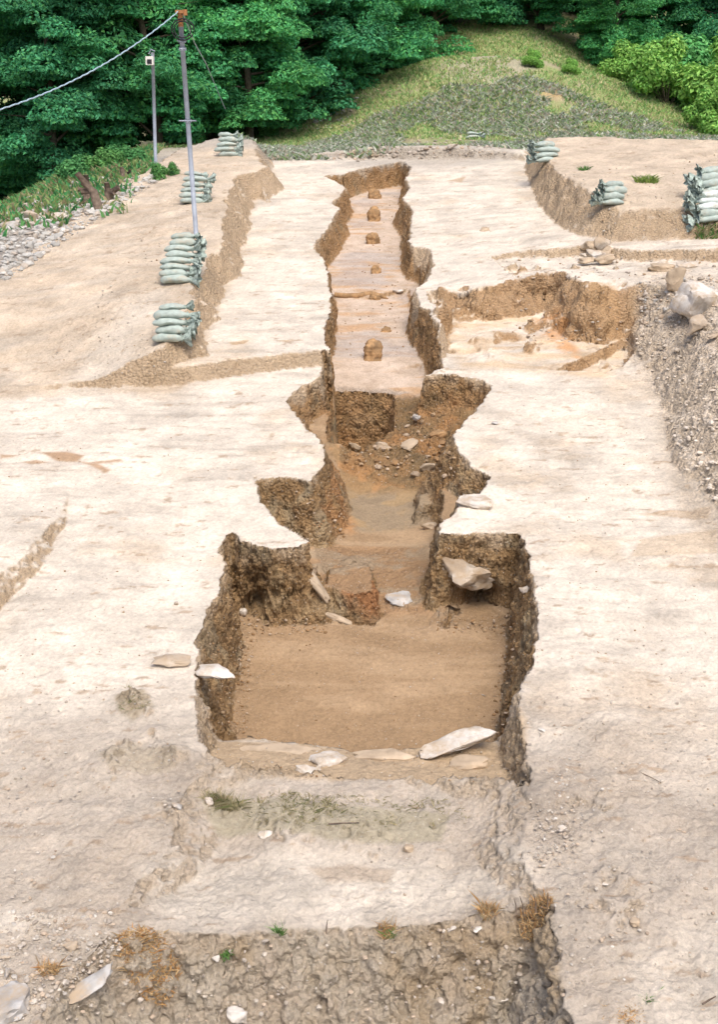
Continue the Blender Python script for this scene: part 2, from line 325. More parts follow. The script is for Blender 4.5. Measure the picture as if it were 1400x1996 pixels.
def leaf_mat(name):
    m, t, b = new_mat(name); N, L = t.nodes, t.links
    at = N.new('ShaderNodeAttribute'); at.attribute_name = 'leaf'
    L.new(at.outputs['Color'], b.inputs['Base Color']); b.inputs['Roughness'].default_value = .55; b.inputs['Specular IOR Level'].default_value = .25
    tr = N.new('ShaderNodeBsdfTranslucent'); L.new(at.outputs['Color'], tr.inputs[0])
    mx = N.new('ShaderNodeMixShader'); mx.inputs[0].default_value = .3
    out = N['Material Output']; L.new(b.outputs[0], mx.inputs[1]); L.new(tr.outputs[0], mx.inputs[2]); L.new(mx.outputs[0], out.inputs[0])
    return m
M = dict(soil=soil_mat(), leaf=leaf_mat('leaves'),
         bark=plain('bark', (.10, .085, .06), .4, 12, bump=.6),
         stone=plain('stone', (.48, .435, .37), .28, 6, bump=.9, bscale=14),
         stonew=plain('pale_stone', (.60, .565, .51), .2, 9, bump=.7, bscale=16),
         stoneg=plain('grey_stone', (.42, .41, .39), .4, 7, bump=.8, bscale=14),
         stoneb=plain('brown_stone', (.44, .35, .25), .35, 7, bump=.8, bscale=14),
         clay=plain('fired_clay', (.40, .25, .125), .4, 9, bump=1.0, bscale=22),
         bag=plain('sandbag_fabric', (.39, .46, .42), .14, 14, rough=.95, bump=.8, bscale=70, spec=.03),
         bagw=plain('white_sandbag_fabric', (.60, .66, .63), .12, 14, rough=.95, bump=.8, bscale=70, spec=.03),
         neck=plain('gathered_fabric', (.33, .40, .36), .45, 22, rough=.8, bump=.6, bscale=50),
         pole=plain('galvanised_steel', (.30, .34, .40), .22, 5, rough=.5, spec=.4),
         rust=plain('rusted_steel', (.33, .16, .07), .4, 12),
         black=plain('black_rubber', (.03, .03, .035), .2, 9, rough=.6),
         white=plain('white_plastic', (.72, .72, .66), .08, 9, rough=.5),
         cable=plain('cable_sheath', (.34, .46, .54), .2, 20, rough=.5),
         stump=plain('stump_wood', (.17, .13, .10), .4, 14, bump=.8))

stain(M['stone'], (.33, .24, .15), .40, .62, 4)
for k_ in ('stone', 'stonew', 'stoneg', 'stoneb'): stain(M[k_], (.43, .345, .25), .42, .62, 5)
for k_ in ('bag', 'bagw'): stain(M[k_], (.46, .42, .33), .50, .72, 6)
stain(M['clay'], (.25, .165, .09), .45, .6, 9)
# ------------------------------------------------------------------ mesh helpers
def mesh_np(name, V, Fs, mat=None, colname=None, colors=None, smooth=True):
    """Fs: (n,k) array of vertex indices"""
    V = np.asarray(V, np.float32); Fs = np.asarray(Fs, np.int32); k = Fs.shape[1]
    me = bpy.data.meshes.new(name); me.vertices.add(len(V)); me.vertices.foreach_set('co', V.ravel())
    me.loops.add(Fs.size); me.loops.foreach_set('vertex_index', Fs.ravel())
    me.polygons.add(len(Fs)); me.polygons.foreach_set('loop_start', np.arange(0, Fs.size, k, dtype=np.int32))
    me.polygons.foreach_set('use_smooth', np.full(len(Fs), smooth))
    me.update(calc_edges=True)
    if colors is not None:
        ca = me.color_attributes.new(colname, 'FLOAT_COLOR', 'POINT')
        ca.data.foreach_set('color', np.concatenate([colors, np.ones((len(V), 1))], 1).astype(np.float32).ravel())
    if mat: me.materials.append(mat)
    return me
def link(name, me, parent=None, loc=None):
    o = bpy.data.objects.new(name, me); COL.objects.link(o)
    if parent: o.parent = parent
    if loc is not None: o.location = loc
    return o
def tag(o, label=None, cat=None, group=None, kind=None):
    if label: o['label'] = label
    if cat: o['category'] = cat
    if group: o['group'] = group
    if kind: o['kind'] = kind
    return o
class MB:
    def __init__(s): s.v = []; s.f = []
    def tube(s, pts, rad, seg=8, cap=True):
        pts = [Vector(p) for p in pts]; n = len(pts); rad = rad if hasattr(rad, '__len__') else [rad] * n
        b0 = len(s.v); up = Vector((.3, .2, 1)).normalized()
        for i, p in enumerate(pts):
            t = (pts[min(i + 1, n - 1)] - pts[max(i - 1, 0)]).normalized()
            a = t.cross(up if abs(t.dot(up)) < .95 else Vector((1, 0, 0))).normalized(); b = t.cross(a)
            for k in range(seg):
                an = 2 * math.pi * k / seg; s.v.append(tuple(p + (a * math.cos(an) + b * math.sin(an)) * rad[i]))
        for i in range(n - 1):
            for k in range(seg):
                k2 = (k + 1) % seg; s.f.append((b0 + i * seg + k, b0 + i * seg + k2, b0 + (i + 1) * seg + k2, b0 + (i + 1) * seg + k))
        if cap:
            s.f.append(tuple(b0 + k for k in range(seg))); s.f.append(tuple(b0 + (n - 1) * seg + k for k in reversed(range(seg))))
        return s
    def box(s, c, d, rot=None):
        b0 = len(s.v); c = Vector(c)
        for sx in (-1, 1):
            for sy in (-1, 1):
                for sz in (-1, 1):
                    v = Vector((sx * d[0] / 2, sy * d[1] / 2, sz * d[2] / 2))
                    if rot: v = rot @ v
                    s.v.append(tuple(c + v))
        for f in [(0, 1, 3, 2), (4, 6, 7, 5), (0, 4, 5, 1), (2, 3, 7, 6), (0, 2, 6, 4), (1, 5, 7, 3)]: s.f.append(tuple(b0 + i for i in f))
        return s
    def build(s, name, mat, parent=None, smooth=True):
        me = bpy.data.meshes.new(name); me.from_pydata(s.v, [], s.f); me.update()
        if smooth: me.polygons.foreach_set('use_smooth', [True] * len(me.polygons))
        me.materials.append(mat); return link(name, me, parent)
def empty(name, loc, rot=(0, 0, 0)):
    o = bpy.data.objects.new(name, None); COL.objects.link(o); o.location = loc; o.rotation_euler = rot; o.empty_display_size = .2
    return o

# ------------------------------------------------------------------ the ground sheet
def build_ground():
    rows = [2.6]
    while rows[-1] < 90:
        y = rows[-1]; rows.append(y + (.0021 * y if y < 33 else .0021 * y + (y - 33) * .012))
    ys = np.array(rows); nu = 860
    u = np.linspace(-1, 1, nu); g = u * 1.0
    e = np.abs(u) > .93; g = np.where(e, np.sign(u) * (.93 + (np.abs(u) - .93) + ((np.abs(u) - .93) / .07) ** 2 * 5), u)
    half = 2.3 + .345 * ys
    X = g[None, :] * half[:, None]; Y = np.repeat(ys[:, None], nu, 1)
    x, y = X.ravel(), Y.ravel(); z = terrain(x, y)
    ny = len(ys); idx = np.arange(ny * nu).reshape(ny, nu)
    a, b, c, d = idx[:-1, :-1].ravel(), idx[:-1, 1:].ravel(), idx[1:, 1:].ravel(), idx[1:, :-1].ravel()
    T = np.concatenate([np.stack([a, b, c], 1), np.stack([a, c, d], 1)])
    V = np.stack([x, y, z], 1); n0 = len(V)
    for it in range(3):
        E = np.stack([T, np.roll(T, -1, 1)], 2)          # (n,3,2)
        P0, P1 = V[E[:, :, 0]], V[E[:, :, 1]]
        ln = np.abs(P0[..., 2] - P1[..., 2] - base(P0[..., 0], P0[..., 1]) + base(P1[..., 0], P1[..., 1])); dist = P0[:, :, 1]
        inside = (np.abs(P0[:, :, 0]) < dist * .31 + .5) & (dist < 34)
        mk = (ln > .0034 * dist) & inside
        Es = np.sort(E, 2); key = Es[..., 0].astype(np.int64) * (len(V) + 1) + Es[..., 1]
        uk, inv = np.unique(key[mk], return_inverse=True)
        if len(uk) == 0: break
        ea = uk // (len(V) + 1); eb = uk % (len(V) + 1)
        nv = (V[ea] + V[eb]) / 2; nb = len(V); V = np.concatenate([V, nv])
        # make marks symmetric over shared edges
        pos = np.searchsorted(uk, key); pos = np.clip(pos, 0, len(uk) - 1); mk = uk[pos] == key
        mid = np.where(mk, nb + pos, -1); cnt = mk.sum(1); out = [T[cnt == 0]]
        for c_ in (1, 2, 3):
            s = cnt == c_
            if not s.any(): continue
            t, m, k = T[s], mid[s], mk[s]
            if c_ == 3:
                out += [np.stack(q, 1) for q in [(t[:, 0], m[:, 0], m[:, 2]), (m[:, 0], t[:, 1], m[:, 1]), (m[:, 2], m[:, 1], t[:, 2]), (m[:, 0], m[:, 1], m[:, 2])]]
            else:
                # rotate so that (c1) the marked edge is edge 0, (c2) the unmarked edge is edge 2
                r = np.argmax(k, 1) if c_ == 1 else (np.argmin(k, 1) + 1) % 3
                ii = (np.arange(3)[None] + r[:, None]) % 3; ar = np.arange(len(t))[:, None]
                t, m = t[ar, ii], m[ar, ii]
                if c_ == 1: out += [np.stack([t[:, 0], m[:, 0], t[:, 2]], 1), np.stack([m[:, 0], t[:, 1], t[:, 2]], 1)]
                else: out += [np.stack([m[:, 0], t[:, 1], m[:, 1]], 1), np.stack([t[:, 0], m[:, 0], m[:, 1]], 1), np.stack([t[:, 0], m[:, 1], t[:, 2]], 1)]
        T = np.concatenate(out)
    V[n0:, 2] = terrain(V[n0:, 0], V[n0:, 1])
    # normals
    def normals(V):
        A, B, C = V[T[:, 0]], V[T[:, 1]], V[T[:, 2]]; n = np.cross(B - A, C - A); N = np.zeros_like(V)
        for k in range(3):
            for ax in range(3): N[:, ax] += np.bincount(T[:, k], n[:, ax], len(V))
        return N / (np.linalg.norm(N, axis=1)[:, None] + 1e-12)
    N = normals(V); x, y = V[:, 0].copy(), V[:, 1].copy()
    off = V[:, 2] - base(x, y)
    steep = sst(.35, .75, np.sqrt(np.maximum(1 - N[:, 2] ** 2, 0)) / np.maximum(N[:, 2], .05) - .16)   # 0 flat, 1 cut face
    # ---- zones (survey polygons, soft edged)
    p3 = V.astype(np.float32); wob = .12 * fbm(p3, 1.6, 4, .6, 40); wob2 = .03 * fbm(p3, 7, 3, .6, 44)
    def zone(pts, off_=0., soft=.12, w=1.0):
        return sst(-soft, soft, Poly(pts, off_).sd(x, y, 1.2) + w * wob + wob2)
    pit = sst(-.02, .04, Poly(PIT).sd(x, y) + wob2)
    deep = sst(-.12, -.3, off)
    fore = sst(10.6, 8.4, y + wob * 4 + .25 * np.abs(x))          # loose grey soil near the camera
    trench = sst(-.03, .05, Poly([(225, 1868, -.14), (300, 1850, -.15), (640, 1822, -.18), (1060, 1778, -.12), (1082, 1790, -.04), (1090, 1880, 0), (1180, 2400, 0), (-200, 2500, -.1), (60, 2050, -.14), (160, 1905, -.14)]).sd(x, y) + wob2)
    berm = zone([(-320, 800), (60, 757), (330, 748), (397, 700, .2), (408, 640, .2), (462, 520, .2), (499, 392, .2), (540, 372, .2), (533, 340, .2), (522, 302, .2), (420, 296), (330, 335), (120, 460), (0, 550), (-320, 700)], .1, .1, .5)
    rubl = zone([(-400, 760), (-50, 600), (0, 560), (130, 462), (330, 342), (430, 290), (380, 285), (0, 380), (-700, 460)], -.1, .25, 1.2)
    rubr = zone([(1225, 640, .3), (1262, 740, .1), (1290, 800, .1), (1305, 860), (1330, 930), (1400, 1010), (1500, 1110), (1800, 1200), (1800, 560, .6), (1400, 560, .6), (1290, 545, .6)], .3, .15, .6)
    terr = zone([(1026, 322, .4), (1085, 432, .5), (1190, 474, .55), (1420, 478, .55), (1800, 520, .6), (1800, 300, .5), (1040, 300, .4)], .5, .08, .4)
    hol = zone([(850, 600), (893, 612), (1062, 612), (1110, 668), (1215, 655), (1240, 690), (1180, 735), (900, 715)], 0, .12, .8)
    facr = zone([(850, 540, .3), (1000, 520, .5), (1240, 530, .6), (1235, 700), (1100, 690), (860, 640)], .2, .1, .6)
    kiln = sst(-.02, .03, Poly([(633, 330, -.3), (800, 330, -.3), (830, 700, -.36), (828, 772, -.5), (640, 772, -.5), (640, 600, -.3)]).sd(x, y)) * sst(-.12, -.24, off)
    greyf = zone([(670, 950, -1), (830, 950, -1), (840, 1060, -1), (680, 1075, -1)], -1, .08, .4) * deep
    orl = zone([(560, 980, -.7), (660, 960, -.8), (690, 1060, -.9), (640, 1080, -.9), (600, 1070, -.8)], -.8, .08, .6) * deep
    orr = zone([(800, 770, -.4), (950, 750, -.2), (940, 810, -.3), (870, 840, -.6), (780, 800, -.6)], -.4, .12, .8) * deep
    orb = zone([(630, 1150, -.7), (740, 1150, -.7), (740, 1200, -.8), (680, 1200, -.8)], -.7, .04, .3) * deep
    orr2 = zone([(1040, 560, .5), (1110, 580, .4), (1130, 680), (1060, 640)], .2, .1, .8)
    veg = np.clip(sst(30.5, 37, y + wob * 12 + .35 * (x - 2) ) + sst(6.5, 10.5, -x + wob * 8) * sst(22, 31, y), 0, 1)
    C = {k: np.array(v) for k, v in dict(pale=(.635, .57, .475), grey=(.455, .39, .315), berm=(.55, .45, .335), cut=(.34, .205, .085), cutd=(.23, .14, .06), floor=(.315, .21, .115), ledge=(.46, .345, .22),
         kiln=(.56, .46, .37), greyf=(.30, .235, .155), orange=(.42, .225, .10), rubble=(.42, .385, .34), rubr=(.64, .55, .44), facr=(.44, .27, .13), hol=(.62, .47, .31), weed=(.34, .36, .17), green=(.20, .31, .10), trench=(.53, .465, .365), dry=(.42, .38, .25)).items()}
    inpit_ = pit * deep; n_lo = fbm(p3, 1.1, 4, .55, 60); n_mid = fbm(p3, 5, 4, .6, 64); n_hi = fbm(p3, 22, 3, .6, 68)
    stretch = fbm(np.stack([x * 1.2, y * 5.5, V[:, 2] * 5.5], 1), 1.0, 4, .6, 72)
    col = np.repeat(C['pale'][None], len(V), 0)
    def mix(col, c, m): m = np.clip(m, 0, 1)[:, None]; return col * (1 - m) + np.asarray(c) * m
    col = mix(col, (.56, .44, .31), .55 * sst(.1, .8, n_lo + .4 * stretch))          # faint ochre staining
    col = mix(col, (.50, .445, .37), .75 * sst(.1, .65, stretch))
    col = mix(col, C['grey'], fore * (.75 + .3 * n_mid)); 
    pz = zone([(280, 1740, -.2), (420, 1690, -.2), (700, 1670, -.2), (1000, 1720, -.2), (1040, 1765, -.15), (820, 1795, -.18), (500, 1815, -.18), (300, 1835, -.15)], -.18, .15, 1.0)
    pz = np.maximum(pz, zone([(-60, 1780), (100, 1775), (140, 1800), (-60, 1830)], 0, .1, .6)); pz = np.maximum(pz, .7 * zone([(1200, 1860), (1420, 1780), (1450, 2050), (1250, 2050)], 0, .2, 1))
    col = mix(col, C['pale'], pz * .85)
    col = mix(col, C['berm'], berm * (.8 + .4 * stretch)); col = mix(col, C['pale'], .6 * zone([(40, 760), (200, 640), (330, 560), (330, 600), (180, 740)], .4, .3, 1.5))
    col = mix(col, C['berm'], terr * .85)
    col = mix(col, C['hol'], hol * .8 * sst(-.6, .4, stretch)); col = mix(col, C['rubr'], rubr * .9); col = mix(col, C['rubble'], rubl)
    tamp = (1 - inpit_) * (1 - veg) * (1 - rubl)
    blot = fbm(p3, 2.2, 5, .66, 120); col = col * (1 + .26 * np.clip(blot, -1, 1) * tamp)[:, None]
    brn = sst(.42, .75, fbm(np.stack([x * 2.2, y * 6, V[:, 2] * 6], 1).astype(np.float32), 2.2, 4, .62, 130)) * tamp
    col = mix(col, (.38, .285, .195), brn * .75)
    # steep faces are fresh earth
    wallc = mix(np.repeat(C['cut'][None], len(V), 0), (.40, .275, .14), sst(0, .7, n_mid))
    wallc = mix(wallc, (.56, .43, .29), .85 * (1 - pit)); wallc = mix(wallc, (.62, .52, .40), .9 * rubr + .8 * fore * (1 - pit)); wallc = mix(wallc, C['facr'], facr * .8)
    wallc = mix(wallc, C['cutd'], pit * sst(.1, .6, n_lo) * .6)
    lay = np.sin(V[:, 2] * 26 - y * 26 * SLOPE + 3 * n_lo + 1.5 * n_mid); wallc = wallc * (1 + .10 * lay * pit)[:, None]; wallc = mix(wallc, (.30, .26, .17), .5 * pit * sst(.1, .6, fbm(p3, 3.1, 3, .6, 170)))
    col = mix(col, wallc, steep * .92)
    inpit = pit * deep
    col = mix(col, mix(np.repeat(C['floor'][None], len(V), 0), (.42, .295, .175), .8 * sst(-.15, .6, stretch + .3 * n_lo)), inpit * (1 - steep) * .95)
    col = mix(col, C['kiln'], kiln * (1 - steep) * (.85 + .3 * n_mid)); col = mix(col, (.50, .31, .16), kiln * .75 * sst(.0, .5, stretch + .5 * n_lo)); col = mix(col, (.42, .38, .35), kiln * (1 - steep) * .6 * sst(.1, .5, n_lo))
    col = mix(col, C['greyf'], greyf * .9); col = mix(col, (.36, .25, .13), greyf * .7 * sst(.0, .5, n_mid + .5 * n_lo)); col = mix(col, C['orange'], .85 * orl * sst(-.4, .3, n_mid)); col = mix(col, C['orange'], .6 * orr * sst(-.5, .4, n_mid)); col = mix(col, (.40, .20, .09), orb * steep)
    col = mix(col, (.52, .26, .10), .75 * orr2 * sst(-.3, .5, n_mid))
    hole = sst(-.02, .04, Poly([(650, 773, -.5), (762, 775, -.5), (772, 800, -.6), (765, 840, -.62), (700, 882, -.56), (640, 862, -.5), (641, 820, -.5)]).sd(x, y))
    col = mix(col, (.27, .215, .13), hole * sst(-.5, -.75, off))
    midz = zone([(640, 775, -.6), (760, 790, -.6), (880, 760, -.4), (960, 800, -.3), (900, 880, -.5), (950, 940, -.5), (860, 1010, -.7), (830, 960, -.76), (670, 960, -.8), (640, 900, -.6)], -.55, .1, .6) * deep * (1 - hole)
    col = mix(col, mix(np.repeat(np.array([[.30, .195, .095]]), len(V), 0), (.44, .24, .10), sst(.0, .5, fbm(p3, 3.4, 3, .6, 180))), midz * .85); col = mix(col, (.20, .145, .08), midz * .7 * sst(.05, .5, fbm(p3, 4.1, 3, .6, 182)))
    stok = zone([(600, 1060, -.7), (840, 1060, -.75), (850, 1200, -.8), (640, 1200, -.78), (590, 1110, -.7)], -.74, .1, .6) * deep * (1 - steep)
    col = mix(col, mix(np.repeat(np.array([[.40, .255, .14]]), len(V), 0), (.37, .285, .19), sst(.0, .4, stretch + n_mid * .4)), stok * .8)
    col = mix(col, (.42, .245, .115), steep * pit * .6 * sst(13.5, 16, y) * sst(-.5, .3, n_mid))
    led = zone([(386, 1392), (408, 1490, -.1), (450, 1515, -.14), (575, 1522, -.15), (725, 1526, -.15), (886, 1532, -.16), (1000, 1544, -.18), (1030, 1524, 0), (1024, 1430), (965, 1432, -.4), (700, 1472, -.4), (430, 1440, -.4)], -.2, .04, .4)
    col = mix(col, C['ledge'], led * .9)
    col = mix(col, C['trench'], trench * .85 * sst(-.9, .4, n_mid)); col = mix(col, (.42, .30, .17), trench * sst(.0, .6, n_lo + .5 * n_mid) * .6)
    # damp patches and thin stains in the tamped floor
    for pts, c, k in [([(80, 882), (130, 880), (165, 888), (150, 902), (110, 900)], (.40, .26, .15), .9), ([(40, 902), (70, 898), (95, 904), (60, 908)], (.42, .28, .17), .85), ([(0, 888), (38, 890), (0, 897)], (.42, .28, .17), .85),
                      ([(150, 900), (190, 905), (216, 920), (205, 925), (170, 908)], (.42, .28, .17), .9), ([(175, 902), (235, 897), (240, 901), (190, 906)], (.42, .28, .17), .85), ([(255, 892), (280, 890), (278, 895)], (.42, .28, .17), .8),
                      ([(445, 667, .2), (485, 664, .2), (478, 670, .2), (452, 673, .2)], (.46, .33, .2), .9), ([(535, 665, .2), (570, 663, .2), (560, 668, .2)], (.46, .33, .2), .9),
                      ([(600, 1705, -.2), (680, 1690, -.2), (770, 1700, -.2), (760, 1725, -.2), (640, 1730, -.2)], (.40, .31, .22), .6), ([(1250, 1050), (1400, 1030), (1400, 1080), (1230, 1085)], (.50, .38, .25), .55),
                      ([(1240, 1000), (1390, 985), (1380, 1010)], (.48, .35, .22), .5), ([(225, 1360), (280, 1350), (300, 1385), (260, 1410), (230, 1390)], (.36, .30, .21), .8), ([(190, 1480), (260, 1460), (350, 1480), (330, 1510), (220, 1510)], (.38, .325, .24), .7), ([(390, 1540), (470, 1530), (700, 1545), (880, 1550), (860, 1600), (700, 1610), (540, 1595), (420, 1590)], (.37, .33, .23), .75), ([(870, 352, .27), (910, 345, .27), (900, 357, .27)], (.45, .32, .2), .7), ([(1130, 560, .6), (1200, 560, .6), (1230, 600, .5), (1150, 600, .5)], (.52, .34, .18), .6)]:
        col = mix(col, c, k * sst(-.03, .03, Poly(pts, 0).sd(x, y) + .25 * wob2))
    col = mix(col, mix(np.repeat(C['weed'][None], len(V), 0), C['dry'], sst(-.1, .5, n_lo)), veg); col = mix(col, C['green'], veg * sst(.0, .6, n_mid) * .8)
    col = mix(col, (.46, .40, .34), .6 * sst(2.2, 1.0, np.hypot(x - 4.6, (y - 47.5) * .8) + wob * 4)); col = mix(col, (.52, .36, .18), .6 * sst(.9, .4, np.hypot((x - 6.3) * .6, (y - 45.5)) + wob * 2))
    col = mix(col, (.42, .385, .33), (1 - pit) * sst(29.5, 31, y) * sst(41, 38.5, y) * .75 * sst(-.3, .3, n_lo + .3))
    speck = sst(.55, .85, n_hi) ; col = col * (1 + .10 * n_mid + .10 * n_hi)[:, None]
    col = mix(col, (.24, .16, .10), speck * .25 * (1 - veg))
    col = np.clip(col, .01, .85)
    # ---- relief
    tamp_ = (1 - inpit) * (1 - veg) * (1 - rubl) * (1 - steep)
    rough = np.clip(.05 + .12 * sst(0, .6, n_lo) + (.9 + .5 * pit) * steep * (1 - .35 * kiln) + .22 * fore + .6 * rubr + .9 * rubl + .2 * berm + .2 * terr + .5 * veg + .45 * trench, 0, 1.5)
    rough = np.maximum(rough, inpit * (.10 + .2 * sst(0, .6, n_lo))); rubz = sst(-.02, .1, Poly([(650, 780, -.7), (780, 770, -.6), (900, 800, -.5), (950, 900, -.6), (880, 960, -.7), (660, 940, -.8)]).sd(x, y)) * deep
    stz = sst(-.02, .1, Poly([(600, 1060, -.7), (840, 1060, -.75), (850, 1200, -.8), (640, 1200, -.78)]).sd(x, y)) * deep
    rough = np.maximum(rough, rubz * 1.7); rough = np.maximum(rough, stz * .7); hole = sst(-.02, .04, Poly([(650, 773, -.5), (762, 775, -.5), (772, 800, -.6), (765, 840, -.62), (700, 882, -.56), (640, 862, -.5), (641, 820, -.5)]).sd(x, y)); smoothz = np.maximum(np.maximum(greyf * .45, hole * .75), kiln * (1 - steep) * .5); rough = rough * (1 - smoothz)
    w1 = worley(p3, 7.0, 3); w2 = worley(p3, 19.0, 8)
    rdg = np.abs(fbm(p3, 13, 3, .65, 90)); lump = (.55 - w1) * .030 + (.5 - w2) * .026 - .022 * rdg
    disp = rough * (lump * np.clip(rough * 2.2 - .3, .1, 1) + .016 * n_mid + .012 * n_hi) + fore * (1 - steep) * (.010 * fbm(p3, 14, 4, .65, 200)) + .0035 * n_hi + .006 * stretch * (1 - inpit)
    pits = sst(.35, .12, worley(p3 * [1, 1, .5], 3.1, 12)) * sst(.2, .5, n_lo + n_mid)
    disp -= .018 * pits * (1 - inpit) * (1 - veg)
    tl = trench * steep; disp = disp + tl * ((.5 - worley(p3, 4.6, 33)) * .09 + (.5 - worley(p3, 10.0, 35)) * .07 - .03 * sst(.3, .05, worley(p3, 3.3, 37)))
    disp = disp + fore * (1 - steep) * (.012 * fbm(p3, 4.5, 3, .6, 140) + .022 * fbm(p3, 1.7, 2, .6, 141)); disp = disp + pit * steep * ((.5 - worley(p3, 4.2, 51)) * .05 + (.5 - worley(p3, 10.5, 52)) * .03) * (1 - .7 * kiln)
    fz = facr * steep; disp = disp + fz * ((.5 - worley(p3, 2.3, 61)) * .22 + (.5 - worley(p3, 5.2, 62)) * .10) + (terr * steep) * (.5 - worley(p3, 3.3, 63)) * .09
    rd = np.random.default_rng(9)
    for q in range(150):
        qx, qy = rd.uniform(-4.5, 5.5), rd.uniform(6, 19); r_ = rd.uniform(.06, .16); an = rd.uniform(0, 3.14); mm = np.abs(x - qx) + np.abs(y - qy) < .6
        ex = (x[mm] - qx) * math.cos(an) + (y[mm] - qy) * math.sin(an); ey = -(x[mm] - qx) * math.sin(an) + (y[mm] - qy) * math.cos(an)
        gq = (ex / r_) ** 2 + (ey / (r_ * .5)) ** 2; disp[mm] += (-.016 * np.exp(-gq ** 1.5) + .005 * np.exp(-(gq - 1.6) ** 2)) * tamp_[mm]
    disp = disp + inpit * (1 - steep) * .012 * fbm(np.stack([x * .8, y * 2.6, V[:, 2]], 1).astype(np.float32), 1.6, 3, .6, 160)
    sc_ = fbm(np.stack([x * 1.0 + y * .25, y * 4.5, V[:, 2]], 1).astype(np.float32), 1.5, 4, .6, 150); disp = disp + .013 * sc_ * tamp_ + (berm + terr) * .035 * fbm(p3, 1.9, 4, .6, 190) * (1 - steep * .5) 
    far = sst(34, 42, y); disp = disp * (1 + far * 1.5)
    V = V + N * disp[:, None]
    # hollows undercut in the faces
    for px, py, o_, r, push in [(535, 1155, -.62, .22, (-.06, .85, -.05)), (500, 1185, -.72, .12, (-.04, .3, 0)), (940, 1180, -.68, .18, (.05, .8, 0)), (890, 1195, -.72, .11, (.0, .35, 0)), (600, 815, -.3, .1, (-.1, .03, 0)), (560, 990, -.35, .1, (-.06, .1, 0)), (960, 1420, -.7, .12, (.16, 0, 0)), (945, 1335, -.7, .13, (.2, .02, 0)), (760, 845, -.9, .1, (.12, .08, 0)), (905, 760, -.25, .12, (0, .12, 0)), (850, 1040, -.9, .10, (.12, .02, 0)), (560, 1115, -.5, .14, (0, .1, 0)), (960, 1060, -.2, .1, (0, .08, 0)),
                                (850, 1935, -.5, .10, (0, .07, 0)), (1040, 1925, -.5, .14, (0, .10, 0)), (640, 1935, -.5, .07, (0, .06, 0)), (700, 1890, -.35, .06, (0, .05, 0)), (900, 1880, -.35, .06, (0, .05, 0)), (455, 1945, -.4, .05, (0, .06, 0))]:
        cx_, cy_ = unp(px, py, o_); c = np.array([cx_, cy_, base(np.array([cx_]), np.array([cy_]))[0] + o_])
        wv = np.exp(-((V - c) ** 2).sum(1) / r ** 2)
        V = V + wv[:, None] * np.array(push)
    me = mesh_np('ground', V, T, M['soil'], 'soil', col)
    at = me.attributes.new('rough', 'FLOAT', 'POINT'); at.data.foreach_set('value', np.clip(rough + .1, 0, 1.3).astype(np.float32))
    o = link('ground', me); tag(o, kind='structure')
    return o
ground = build_ground()
print('ground', len(ground.data.vertices))

# ------------------------------------------------------------------ stones
def stone_mesh(name, dims, seed, mat, sharp=.6, sub=3, noise=.13):
    import bmesh
    rg = np.random.default_rng(seed); bm = bmesh.new()
    n = 16; v = rg.normal(size=(n, 3)); v /= np.linalg.norm(v, axis=1)[:, None]; v = np.sign(v) * np.abs(v) ** sharp; v *= rg.uniform(.8, 1.1, (n, 1))
    for p in v: bm.verts.new(p)
    r = bmesh.ops.convex_hull(bm, input=bm.verts)
    for q in [g for g in r['geom_interior'] if isinstance(g, bmesh.types.BMVert)]: bm.verts.remove(q)
    bmesh.ops.bevel(bm, geom=list(bm.edges), offset=.09, segments=1, affect='EDGES', profile=.6)
    bmesh.ops.triangulate(bm, faces=bm.faces)
    bmesh.ops.subdivide_edges(bm, edges=[e for e in bm.edges if e.calc_length() > .35], cuts=sub, use_grid_fill=True)
    bmesh.ops.triangulate(bm, faces=bm.faces)
    P = np.array([q.co for q in bm.verts]); mxs = np.abs(P).max(0); P = P / mxs
    d = fbm(P * 1.0 + seed * 3.3, 1.6, 4, .55, seed % 50); rr = P / (np.linalg.norm(P, axis=1)[:, None] + 1e-9)
    P = P + rr * (d * noise * 2)[:, None]; P = P * np.array(dims) / 2
    for q, p in zip(bm.verts, P): q.co = p
    me = bpy.data.meshes.new(name); bm.to_mesh(me); bm.free(); me.materials.append(mat)
    me.polygons.foreach_set('use_smooth', [True] * len(me.polygons))
    try: me.set_sharp_from_angle(angle=R(38))
    except Exception: pass
    return me
def place(px, py): return Vector(hit(px, py)[0])
